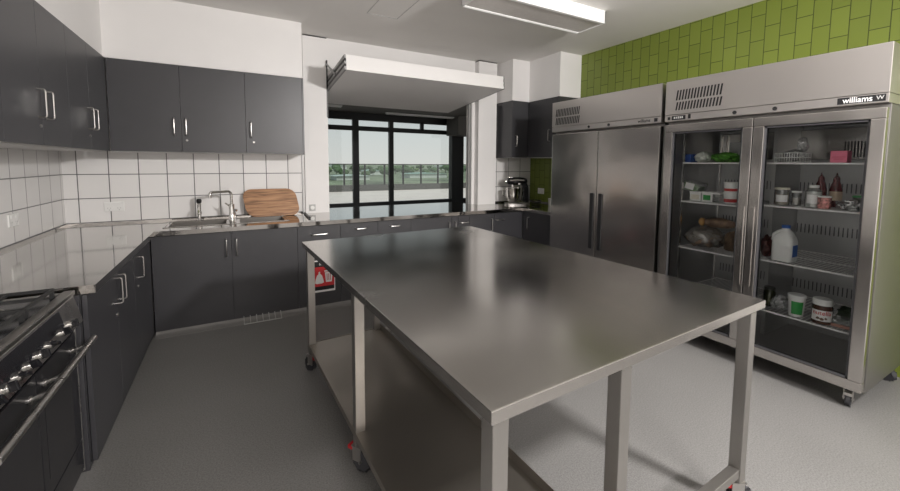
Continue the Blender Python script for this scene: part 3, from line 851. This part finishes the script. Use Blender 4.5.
    if glass:
        for (a, b) in ((y0 - .12, ym + .085), (ym - .062, y1 + .07)):
            for zz in ((.44, .800, 1.185, 1.503) if a > ym else (.46, .818, 1.206, 1.503)):
                s = MB(); x0, x1 = XF + .085, xb - tk - .06
                for yy in (a, b): s.cyl((x0, yy, zz - .004), (x1, yy, zz - .004), .004, n=6)
                for xx in (x0, x0 + (x1 - x0) / 2, x1): s.cyl((xx, a, zz - .006), (xx, b, zz - .006), .004, n=6)
                s.box(x0 - .003, x0 + .001, b, a, zz - .012, zz - .002)
                n = 20
                for k in range(n):
                    yy = a + (b - a) * (k + .5) / n
                    s.cyl((x0, yy, zz - .003), (x1, yy, zz - .003), .0022, n=5)
                s.build('shelf', WPRINT, t)
        for yy in (y0 - .115, y1 + .065):
            for xx in (XF + .10, xb - .15): MB().box(xx - .012, xx + .012, yy - .004, yy + .004, .2, 1.75).build('shelf_rail', FRIDGE, t)
    for yy, r in ((y0 - .07, .4), (y1 + .075, 3.35)):
        for xx in (XF + .085, xb - .09):
            caster(t, xx, yy, .131, r if xx < 5 else 1.2, brake=xx < 5, R=.045, pad=SATIN)
fridge(-1.357, -2.645, 'tall stainless refrigerator with two solid steel doors beside the right corner cabinets', False)
fridge(-2.680, -3.961, 'tall stainless refrigerator with two glass doors and food inside', True)

# ------------------------------------------------------------------ things in the glass-door refrigerator
Z1, Z2, Z3, Z4 = .4595, .7995, 1.1845, 1.5025
def m_col(name, col, rough=.45, var=.05, scale=30): return plain(name, col, rough, var=var, scale=scale)
BLUE = m_col('blue_pack', (.03, .08, .30)); GREENL = m_col('salad_green', (.07, .24, .02), .5, .5, 60); WBAG = m_col('white_bag', (.62, .64, .58), .4, .3, 40)
PINK = m_col('pink_card', (.85, .22, .33), .6); CREAM = m_col('cream', (.72, .68, .58)); BROWN = m_col('brown_food', (.20, .13, .085), .5, .4, 20)
SAUCE = m_col('dark_red_sauce', (.10, .008, .010), .25); FOIL = steel('foil', (.7, .7, .7), .15, .35, (9, 9, 9), 20, wave=.05, wscale=40)
GREENP = m_col('green_print', (.03, .30, .06)); CHOC = m_col('chocolate', (.06, .022, .012), .25); OLIVE = m_col('olive_glass', (.03, .032, .012), .15, .3, 50)
MAROON = m_col('maroon', (.10, .03, .025), .4, .6, 60); REDP = m_col('red_print', (.55, .03, .03)); BLUEP = m_col('blue_print', (.05, .14, .45))
def one(name, label, cat, mb, mat, group=None, smooth='auto'):
    return tag(mb.build(name, mat, smooth=smooth), label, cat, group)
# --- left bay
one('food_packet', 'blue food packet on the top shelf of the left glass door', 'packet', MB().box(4.66, 4.78, -2.82, -2.745, Z4, Z4 + .07, .012), BLUE)
one('produce_bag', 'white and green bag of vegetables on the top shelf of the left glass door', 'bag', MB().blob((4.72, -2.895, Z4 + .042), (.09, .062, .048), .25, 7, 3, flat=Z4), WBAG)
one('salad_bag', 'leafy green bag on the top shelf of the left glass door', 'bag', MB().blob((4.73, -3.055, Z4 + .036), (.10, .098, .044), .3, 8, 5, flat=Z4), GREENL)
one('notice_card', 'pale grey card standing behind the leafy green bag', 'card', MB().box(4.90, 4.905, -3.10, -2.99, Z4 + .0, Z4 + .165), GREYP)
t = thing('salad_box', 'clear salad box tilted on top of the cartons in the left glass door', 'box', (4.72, -2.82, Z3))
M2 = Matrix.Translation((4.72, -2.83, Z3 + .115)) @ Matrix.Rotation(math.radians(14), 4, 'X')
MB().box(-.07, .07, -.065, .065, -.035, .045, .01, M=M2).build('tray', CLEARP, t)
MB().box(-.062, .062, -.057, .057, -.030, .012, .01, M=M2).build('salad', GREENL, t)
MB().box(-.073, -.0705, -.03, .04, -.02, .03, M=M2).build('label_sticker', WPRINT, t)
def carton(y, w, h, mat, lab, x=4.71, sticker=None):
    t = thing('food_carton', lab, 'carton', (x, y, Z3))
    MB().box(x - .06, x + .06, y - w / 2, y + w / 2, Z3, Z3 + h - .012, .004).build('tub', mat, t)
    MB().box(x - .063, x + .063, y - w / 2 - .003, y + w / 2 + .003, Z3 + h - .012, Z3 + h, .003).build('lid', WPL, t)
    if sticker: MB().box(x - .0622, x - .0602, y - w / 2 + .012, y + w / 2 - .012, Z3 + .015, Z3 + h - .025).build('label_sticker', sticker, t)
carton(-2.875, .088, .078, WPL, 'white food carton under the tilted salad box', sticker=CREAM)
carton(-2.966, .078, .080, WPL, 'carton with a green label right of the tilted salad box', sticker=GREENP)
carton(-3.035, .052, .078, CLEARP, 'small clear carton left of the two stacked round tubs')
def tub(name, lab, cat, x, y, z, r, h, mat, band=None, lidmat=WPL, group=None, taper=.88, bandh=(.15, .8)):
    t = thing(name, lab, cat, (x, y, z), group)
    MB().lathe((x, y, z), [(0, 0), (r * taper, 0), (r, h * .9), (0, h * .9)]).build('tub', mat, t, smooth='auto')
    MB().lathe((x, y, z), [(0, h * .88), (r * 1.06, h * .88), (r * 1.06, h * .98), (r * .98, h), (0, h)]).build('lid', lidmat, t, smooth='auto')
    if band:
        a, b = bandh
        MB().lathe((x, y, z), [(r * (taper + (1 - taper) * a / .9) + .0008, h * a), (r * (taper + (1 - taper) * b / .9) + .0008, h * b)]).build('label_band', band, t, smooth='auto')
    return t
tub('round_tub', 'white round tub with a red band, lower of the two stacked', 'tub', 4.70, -3.115, Z3, .047, .086, WPL, REDP, bandh=(.12, .42))
tub('round_tub', 'white round tub with a red band, upper of the two stacked', 'tub', 4.70, -3.113, Z3 + .0865, .047, .080, WPL, REDP, bandh=(.12, .38))
BAGG = clear('grey_bag_film', (.85, .85, .83), .12, .45, (.42, .40, .37), .2)
t = thing('food_bag', 'large cloudy plastic bag of brown food on the third shelf of the left door', 'bag', (4.78, -2.95, Z2))
MB().blob((4.78, -2.905, Z2 + .07), (.13, .135, .085), .28, 6, 2, flat=Z2).build('contents', BROWN, t, smooth=True)
MB().blob((4.78, -2.905, Z2 + .078), (.14, .145, .092), .22, 9, 4, flat=Z2).build('film', BAGG, t, smooth=True)
one('food_bag', 'darker brown bag slumped at the right end of the third shelf', 'bag', MB().blob((4.77, -3.125, Z2 + .075), (.10, .060, .085), .3, 6, 12, flat=Z2), m_col('brown_bag', (.17, .115, .075), .4, .4, 18))
t = thing('bread_loaf', 'brown loaf with a pale orange end lying on top of the bags', 'bread', (4.78, -2.99, Z2 + .16))
MB().blob((4.80, -3.00, Z2 + .205), (.07, .13, .042), .12, 6, 21).build('crust', BROWN, t, smooth=True)
MB().blob((4.765, -2.88, Z2 + .205), (.032, .022, .034), .1, 6, 22).build('end_slice', m_col('crumb', (.55, .32, .12), .7), t, smooth=True)
one('white_pouch', 'small whitish pouch at the right end of the third shelf in the left bay', 'pouch', MB().blob((4.66, -3.215, Z2 + .060), (.045, .018, .065), .2, 6, 31, flat=Z2), FILM)
# --- right bay, top shelf
t = thing('wire_basket', 'white wire basket on the top shelf of the right glass door', 'basket', (4.75, -3.465, Z4))
m = MB(); bx0, bx1, by0, by1 = 4.66, 4.84, -3.535, -3.395
for zz in (.003, .035, .066): m.tube([(bx0, by0, Z4 + zz), (bx1, by0, Z4 + zz), (bx1, by1, Z4 + zz), (bx0, by1, Z4 + zz)], .0025, n=6, closed=True)
for k in range(11):
    yy = by0 + (by1 - by0) * k / 10
    m.tube([(bx0, yy, Z4 + .066), (bx0, yy, Z4 + .003), (bx1, yy, Z4 + .003), (bx1, yy, Z4 + .066)], .0018, n=5)
for k in range(1, 9):
    xx = bx0 + (bx1 - bx0) * k / 9
    m.tube([(xx, by0, Z4 + .066), (xx, by0, Z4 + .003), (xx, by1, Z4 + .003), (xx, by1, Z4 + .066)], .0018, n=5)
m.build('wires', WPL, t, smooth=True)
one('plastic_wrap', 'crumpled clear plastic wrap stuffed in the white wire basket', 'plastic wrap', MB().blob((4.76, -3.47, Z4 + .052), (.06, .055, .04), .5, 9, 41).blob((4.78, -3.505, Z4 + .125), (.03, .028, .05), .5, 9, 44), FILM)
t = thing('pink_box', 'bright pink box on the top shelf of the right glass door', 'box', (4.72, -3.72, Z4))
MB().box(4.68, 4.76, -3.762, -3.682, Z4, Z4 + .075, .003).build('carton', PINK, t)
MB().box(4.6785, 4.6802, -3.755, -3.690, Z4 + .035, Z4 + .037).box(4.6785, 4.6802, -3.745, -3.700, Z4 + .022, Z4 + .024).build('printed_lines', REDP, t)
ZR = 1.2055
# --- right bay, second shelf
def jar(lab, x, y, z, r, h, glass, fill, lidmat, fillh=.6, sticker=None, neck=.8):
    t = thing('storage_jar', lab, 'jar', (x, y, z))
    MB().lathe((x, y, z), [(0, 0), (r, 0), (r, h * .72), (r * neck, h * .86), (r * neck, h * .9), (0, h * .9)]).build('jar', glass, t, smooth='auto')
    if fill: MB().lathe((x, y, z + .003), [(0, 0), (r * .93, 0), (r * .93, h * .72 * fillh), (0, h * .72 * fillh)]).build('contents', fill, t, smooth='auto')
    MB().lathe((x, y, z), [(0, h * .88), (r * neck + .004, h * .88), (r * neck + .004, h), (0, h)]).build('lid', lidmat, t, smooth='auto')
    if sticker:
        n = 10; a0 = math.atan2(-4.684 - y, 1.308 - x); q = MB()
        A = [(x + (r + .001) * math.cos(a0 + .8 * (k / n - .5) * 2), y + (r + .001) * math.sin(a0 + .8 * (k / n - .5) * 2)) for k in range(n + 1)]
        for (p, s) in zip(A, A[1:]):
            q.bm.faces.new([q.bm.verts.new((p[0], p[1], z + h * .18)), q.bm.verts.new((s[0], s[1], z + h * .18)), q.bm.verts.new((s[0], s[1], z + h * .58)), q.bm.verts.new((p[0], p[1], z + h * .58))])
        q.build('label_sticker', sticker, t)
    return t
jar('glass jar with a white label at the left end of the second shelf', 4.70, -3.438, ZR, .042, .122, JARG, m_col('tan_paste', (.42, .34, .26)), CREAM, .8, WPRINT, neck=.95)
jar('small clear jar right behind the white-labelled jar', 4.74, -3.506, ZR, .026, .100, JARG, m_col('pale_paste', (.5, .46, .42)), WPL, .7, None, neck=.9)
t = jar('large clear plastic jar with a white lid in front of the sauce bottles', 4.69, -3.612, ZR, .042, .148, CLEARP, m_col('white_powder', (.66, .66, .64)), WPL, .95, WPRINT, neck=.55)
tub('round_tub', 'red and white patterned tub in front of the dark red sauce bottles', 'tub', 4.66, -3.678, ZR, .034, .082, plain('red_white_print', (.55, .22, .20), .4, var=.9, scale=60), None, WPL, taper=.95)
def sauce(y, lab, sticker):
    x = 4.85
    t = thing('sauce_bottle', lab, 'bottle', (x, y, ZR), 'dark red sauce bottles')
    MB().lathe((x, y, ZR), [(0, 0), (.030, 0), (.032, .01), (.032, .115), (.026, .15), (.017, .175), (.017, .178), (0, .178)]).build('bottle', SAUCE, t, smooth='auto')
    MB().lathe((x, y, ZR), [(0, .176), (.018, .176), (.017, .195), (.006, .212), (.003, .23), (0, .23)]).build('cap', SAUCE, t, smooth='auto')
    if sticker: MB().lathe((x, y, ZR), [(.0328, .045), (.0328, .105)]).build('label_band', sticker, t, smooth='auto')
sauce(-3.597, 'dark red sauce bottle behind the large clear jar', None)
sauce(-3.675, 'dark red sauce bottle with a pale label, right of the plain one', m_col('pale_label', (.55, .42, .30)))
one('foil_bag', 'crumpled silver foil bag at the right end of the second shelf', 'bag', MB().blob((4.69, -3.80, ZR + .03), (.06, .068, .036), .5, 9, 51, flat=ZR), FOIL)
tub('round_tub', 'low dark tub with a green lid behind the silver foil bag', 'tub', 4.78, -3.815, ZR, .038, .088, m_col('dark_tub', (.05, .06, .04)), None, GREENP, taper=.95)
one('food_packet', 'small red packet at the right end of the second shelf', 'packet', MB().box(4.74, 4.80, -3.895, -3.855, ZR, ZR + .10, .006), REDP)
Z2R = .8175
# --- right bay, third shelf: milk jug, dark jar
t = thing('milk_jug', 'white plastic milk jug with a blue label on the third shelf', 'jug', (4.70, -3.475, Z2R))
def sq(w, d, z, r): return [Vector((4.70 + a, -3.475 + b, z)) for a, b in rrect(d, w, r, 4)]
m = MB(); rings = []
for w_, d_, z_, r_ in ((.112, .112, 0, .02), (.118, .118, .006, .022), (.118, .118, .15, .022), (.108, .108, .185, .03), (.075, .075, .225, .03), (.045, .045, .243, .02), (.042, .042, .262, .02)):
    rings.append([m.bm.verts.new(p) for p in sq(w_, d_, Z2R + z_, r_)])
for A, B in zip(rings, rings[1:]):
    for k in range(len(A)): m.bm.faces.new((A[k], A[(k + 1) % len(A)], B[(k + 1) % len(A)], B[k]))
m.bm.faces.new(rings[0][::-1]); m.bm.faces.new(rings[-1])
m.build('jug', m_col('milk_plastic', (.82, .82, .80), .35, .01), t, smooth='auto')
MB().tube([(4.655, -3.43, Z2R + .150), (4.646, -3.424, Z2R + .165), (4.648, -3.428, Z2R + .205), (4.665, -3.445, Z2R + .228), (4.685, -3.465, Z2R + .24)], .009, n=10).build('handle', m_col('milk_handle', (.72, .72, .71), .35, .01), t, smooth='auto')
MB().lathe((4.70, -3.475, Z2R + .255), [(0, 0), (.024, 0), (.024, .022), (0, .022)]).build('cap', BLUEP, t, smooth='auto')
MB().box(4.6395, 4.6408, -3.525, -3.47, Z2R + .04, Z2R + .12).build('label_sticker', WPRINT, t)
MB().box(4.66, 4.735, -3.5352, -3.534, Z2R + .04, Z2R + .13).build('label_panel', BLUEP, t)
t.location += Vector((-.025, -.009, 0)); t.scale.z = .90
one('berry_bag', 'dark maroon bag left of the milk jug', 'bag', MB().blob((4.72, -3.365, Z2R + .075), (.05, .036, .085), .3, 8, 61, flat=Z2R), MAROON)
# --- right bay, bottom shelf
t = thing('olive_jar', 'dark olive jar at the left end of the lowest shelf', 'jar', (4.72, -3.40, Z1))
MB().lathe((4.72, -3.40, Z1), [(0, 0), (.036, 0), (.036, .10), (.030, .115), (.030, .12), (0, .12)]).build('jar', OLIVE, t, smooth='auto')
MB().lathe((4.72, -3.40, Z1), [(0, .118), (.033, .118), (.033, .137), (0, .137)]).build('lid', m_col('dark_lid', (.05, .05, .045), .3), t, smooth='auto')
one('foil_bag', 'crumpled clear and silver bag beside the dark olive jar', 'bag', MB().blob((4.69, -3.475, Z1 + .045), (.05, .048, .055), .45, 9, 71, flat=Z1), FILM)
t = tub('yoghurt_tub', 'white and green yoghurt tub on the lowest shelf', 'tub', 4.70, -3.565, Z1, .052, .165, WPL, None, WPL, taper=.82)
n = 12; a0 = math.atan2(-4.684 + 3.565, 1.308 - 4.70); q = MB()
for k in range(n):
    p = []
    for kk, zz in ((k, .02), (k + 1, .02), (k + 1, .118), (k, .118)):
        a = a0 + .1 + 1.0 * (kk / n - .5) * 1.5; r = .052 * (.82 + .18 * zz / .1485) + .001
        p.append(q.bm.verts.new((4.70 + r * math.cos(a), -3.565 + r * math.sin(a), Z1 + zz)))
    q.bm.faces.new(p)
q.build('label_panel', GREENP, t, smooth=True)
t.location += Vector((-.055, -.018, 0)); t.scale = (.9, .9, .9)
xj, yj, rj = 4.70, -3.70, .052
t = thing('spread_jar', 'chocolate spread jar with a white lid and label on the lowest shelf', 'jar', (xj, yj, Z1))
MB().lathe((xj, yj, Z1), [(0, 0), (rj * .95, 0), (rj, .008), (rj, .105), (rj * .92, .125), (0, .125)]).build('jar', CHOC, t, smooth='auto')
MB().lathe((xj, yj, Z1), [(0, .122), (rj * .96, .122), (rj * .96, .155), (rj * .9, .16), (0, .16)]).build('lid', WPL, t, smooth='auto')
a0 = math.atan2(-4.684 - yj, 1.308 - xj); q = MB()
for k in range(14):
    p = []
    for kk, zz in ((k, .022), (k + 1, .022), (k + 1, .092), (k, .092)):
        a = a0 + 2.3 * (kk / 14 - .5); p.append(q.bm.verts.new((xj + (rj + .001) * math.cos(a), yj + (rj + .001) * math.sin(a), Z1 + zz)))
    q.bm.faces.new(p)
ls = q.build('label_band', WPRINT, t, smooth=True)
wrapf = lambda x, y, z: (xj + (rj + .0016 + z) * math.cos(a0 + x / rj), yj + (rj + .0016 + z) * math.sin(a0 + x / rj), Z1 + .074 + y)
text('lettering', 'nutella', .037, REDP, ls, wrapf, sx=.95, ext=.0003)
q = MB()
for (dx_, z_, r_) in ((-.018, .040, .010), (.0, .036, .012), (.018, .042, .009)):
    a = a0 + dx_ / rj
    q.blob((xj + (rj + .001) * math.cos(a), yj + (rj + .001) * math.sin(a), Z1 + z_), (r_ * .25, r_, r_ * .8), .1, 3, 2, sub=2)
q.build('label_picture', BROWN, ls, smooth=True)
t.location += Vector((-.055, -.016, 0))
one('herb_packet', 'dark green herb packet at the right end of the lowest shelf', 'packet', MB().blob((4.82, -3.80, Z1 + .05), (.05, .055, .05), .35, 8, 81, flat=Z1), m_col('dark_herb', (.03, .05, .025), .4, .5, 50))
t = thing('deli_tray', 'clear flat deli tray of pink food at the right end of the lowest shelf', 'tray', (4.68, -3.82, Z1))
MB().box(4.63, 4.74, -3.875, -3.765, Z1, Z1 + .022, .006).build('contents', m_col('pink_meat', (.40, .20, .15)), t)
MB().box(4.625, 4.745, -3.88, -3.76, Z1 + .023, Z1 + .05, .006).build('lid', CLEARP, t)

# ------------------------------------------------------------------ bin sign
YS = FB - .0008
t = thing('rubbish_sign', 'red rubbish sign with a white bag and bin on the bin cabinet front', 'sign', (2.09, YS, .17))
MB().box(1.975, 2.205, YS - .0015, YS, .165, .495).build('sheet', WPRINT, t)
MB().box(1.984, 2.196, YS - .0022, YS - .0014, .185, .482).build('black_bands', BLACK, t)
MB().box(1.984, 2.196, YS - .0028, YS - .0021, .225, .425).build('red_field', m_col('sign_red', (.60, .03, .035), .45), t)
yk = YS - .003
bag = [(2.005, .262), (2.012, .30), (2.024, .335), (2.042, .358), (2.040, .372), (2.050, .378), (2.058, .372), (2.056, .358), (2.076, .335), (2.086, .30), (2.092, .262), (2.075, .254), (2.022, .252)]
MB().prism([(x, yk + .0005, z) for x, z in bag], (0, -.0009, 0)).build('bag_icon', WPRINT, t)
MB().prism([(2.112, yk + .0005, .262), (2.103, yk + .0005, .365), (2.180, yk + .0005, .365), (2.171, yk + .0005, .262)], (0, -.0009, 0)).prism([(2.097, yk + .0005, .370), (2.100, yk + .0005, .386), (2.130, yk + .0005, .388), (2.134, yk + .0005, .396), (2.150, yk + .0005, .396), (2.154, yk + .0005, .388), (2.183, yk + .0005, .386), (2.186, yk + .0005, .370)], (0, -.0009, 0)).build('bin_icon', WPRINT, t)
MB().box(2.122, 2.128, yk - .0008, yk, .28, .35).box(2.138, 2.144, yk - .0008, yk, .28, .35).box(2.154, 2.160, yk - .0008, yk, .28, .35).build('bin_slots', m_col('sign_red_dark', (.45, .03, .035), .45), t)
text('lettering', 'BINS', .032, WPRINT, t, lambda x, y, z: (2.08 + x, YS - .0024 - z, .452 + y))

# ------------------------------------------------------------------ stand mixer and things beside it
def mixer():
    cx, cy = 4.84, -.33
    t = thing('stand_mixer', 'black and steel stand mixer on the right corner of the worktop', 'mixer', (cx, cy, .9))
    k = MB()
    k.prism([(cx + a, cy + b, .9) for a, b in rrect(.34, .20, .06, 5)], (0, 0, .022)).build('base', SATIN, t, smooth='auto')
    col = MB().prism([(cx + .07, cy - .055, .935), (cx + .165, cy - .055, .935), (cx + .155, cy - .055, 1.16), (cx + .12, cy - .055, 1.24), (cx + .06, cy - .055, 1.20), (cx + .095, cy - .055, 1.10)], (0, .11, 0))
    bmesh.ops.bevel(col.bm, geom=list(col.bm.edges), offset=.012, segments=2, affect='EDGES')
    col.build('column', BLACKG, t, smooth='auto')
    h = MB()
    prof = [(0, 0), (.035, .004), (.050, .03), (.056, .09), (.058, .17), (.052, .24), (.035, .28), (0, .295)]
    h.lathe((0, 0, 0), prof, 20)
    M = Matrix.Translation((cx - .145, cy, 1.235)) @ Matrix.Rotation(math.radians(90), 4, 'Y')
    for v in h.bm.verts: v.co = M @ v.co
    ho = h.build('motor_head', BLACKG, t, smooth='auto')
    MB().tube([(cx - .11, cy - .054, 1.245), (cx - .02, cy - .060, 1.25), (cx + .09, cy - .054, 1.245)], .012).box(cx - .15, cx - .06, cy - .05, cy + .05, 1.285, 1.292, .003).build('trim_band', CHROME, ho, smooth='auto')
    MB().cyl((cx - .15, cy, 1.235), (cx - .165, cy, 1.235), .03).build('hub_cap', CHROME, ho, smooth='auto')
    MB().cyl((cx + .02, cy - .057, 1.20), (cx + .02, cy - .075, 1.20), .014).build('speed_knob', CHROME, ho)
    MB().cyl((cx - .06, cy, 1.19), (cx - .06, cy, 1.14), .02).build('attachment_shaft', CHROME, t)
    b = MB().lathe((cx - .06, cy, .935), [(0, 0), (.055, 0), (.06, .012), (.085, .04), (.10, .10), (.104, .195), (.108, .20), (.108, .206), (.100, .206), (.096, .10), (.08, .045), (0, .02)], 32)
    bo = b.build('bowl', CHROME, t, smooth='auto')
    t.rotation_euler.z = -.5
    MB().tube([(cx - .16, cy - .02, 1.11), (cx - .20, cy - .03, 1.10), (cx - .205, cy - .03, 1.04), (cx - .16, cy - .02, 1.01)], .008).build('bowl_handle', CHROME, bo, smooth='auto')
mixer()
m = MB(); pts = []
for k in range(60):
    a = k * .35; r = .06 + .02 * math.sin(k * .9)
    pts.append((5.13 + r * math.cos(a), -.42 + r * .8 * math.sin(a), .908 + .0009 * k))
pts += [(5.10, -.30, .95), (5.02, -.34, .92)]
tag(m.tube(pts, .0055, n=6).build('black_cable', BLACK, smooth=True), 'black cable coiled on the worktop right of the stand mixer', 'cable')
t = tub('plastic_cup', 'small white plastic cup on the worktop by the green wall', 'cup', 5.21, -.62, .9, .034, .10, WPL, None, WPL, taper=.8)

# ------------------------------------------------------------------ cooker
def cooker():
    y1, y0 = -2.318, -3.220     # right side, left side
    t = thing('cooker', 'black and steel range cooker at the end of the left bench', 'cooker', (.35, (y0 + y1) / 2, 0))
    xf = .655
    MB().box(.02, xf - .03, y0 + .004, y1 - .012, .10, .862).build('body', BLACKG, t)
    for ya in (y1 - .012, y0): MB().box(.02, xf, ya, ya + .012, .02, .885, .002).build('side_trim', SATIN, t)
    MB().box(.03, xf - .06, y0 + .02, y1 - .02, 0, .1).build('plinth', BLACK, t)
    # hob
    h = MB().box(.02, xf - .03, y0, y1, .863, .878, .003).build('hob', BLACKG, t)
    MB().box(xf - .032, xf + .006, y0, y1, .872, .892, .003).build('front_lip', SATIN, t)
    bx = [(.20, -2.52, .05), (.46, -2.52, .036), (.33, -2.77, .06), (.20, -3.03, .036), (.46, -3.03, .05)]
    for x, y, r in bx:
        b = MB().lathe((x, y, .878), [(0, 0), (r + .012, 0), (r + .008, .010), (r, .016), (0, .016)]).build('burner', SATIN, h, smooth='auto')
        MB().lathe((x, y, .894), [(0, 0), (r * .85, 0), (r * .85, .007), (r * .7, .010), (0, .010)]).build('burner_cap', BLACKG, b, smooth='auto')
    for ya, yb in ((-2.36, -2.635), (-2.645, -2.895), (-2.905, -3.18)):
        g = MB()
        z = .915
        for x in (.06, .33, .60): g.box(x - .006, x + .006, yb, ya, z - .006, z + .006)
        for y in (ya - .006, (ya + yb) / 2, yb + .006): g.box(.06, .60, y - .005, y + .005, z - .006, z + .006)
        for x in (.195, .465): g.box(x - .005, x + .005, yb, ya, z - .004, z + .006)
        for x in (.06, .60):
            for y in (ya - .012, yb + .012): g.box(x - .007, x + .007, y - .006, y + .006, .878, z)
        g.build('trivet', IRON, t)
    # control panel, tilted
    M = Matrix.Translation((xf + .002, 0, .872)) @ Matrix.Rotation(math.radians(-13), 4, 'Y')
    pn = MB().box(-.02, 0, y0 + .012, y1 - .012, -.128, -.002, .002, M=M).build('control_panel', SATIN, t)
    MB().box(-.001, .0012, y0 + .03, y1 - .20, -.082, -.012, M=M).build('facia', BLACKG, pn)
    for i, y in enumerate((-2.475, -2.565, -2.69, -2.78, -2.865, -2.94, -3.02, -3.10)):
        c0 = M @ Vector((0, y, -.092)); n = (M.to_3x3() @ Vector((1, 0, 0))).normalized()
        k = MB().cyl(c0 - n * .001, c0 + n * .010, .017, n=20).cyl(c0 + n * .010, c0 + n * .013, .014, n=20)
        ko = k.build('knob', CHROME, pn, smooth='auto')
        s = MB().box(.008, .032, -.006, .006, -.016, .016, .003, M=Matrix.Translation(c0) @ Matrix.Rotation(math.radians(-13), 4, 'Y') @ Matrix.Rotation(.5 * (i % 3), 4, 'X'))
        s.build('grip', BLACKG, ko)
    # doors
    DG = plain('oven_glass', (.012, .012, .014), .08)
    for a, b, nm in ((y1 - .014, -2.742, 'oven_door'), (-2.748, y0 + .014, 'oven_door')):
        d = MB().box(xf - .028, xf, b, a, .185, .700, .003).build(nm, BLACKG, t)
        MB().box(xf - .001, xf + .001, b + .05, a - .05, .25, .60).build('window_glass', DG, d)
        hz, hx = .655, xf + .062
        hm = MB().cyl((hx, b + .004, hz), (hx, a + .01 if a > -2.5 else a - .002, hz), .013, n=14)
        for yy in (b + .06, a - .06): hm.cyl((xf, yy, hz - .02), (hx, yy, hz), .009, n=10).cyl((xf, yy, hz - .02), (xf + .006, yy, hz - .02), .014, n=14)
        hm.build('handle', SATIN, d, smooth='auto')
    MB().box(xf - .028, xf, y0 + .014, y1 - .014, .04, .180, .003).build('drawer', BLACKG, t)
cooker()
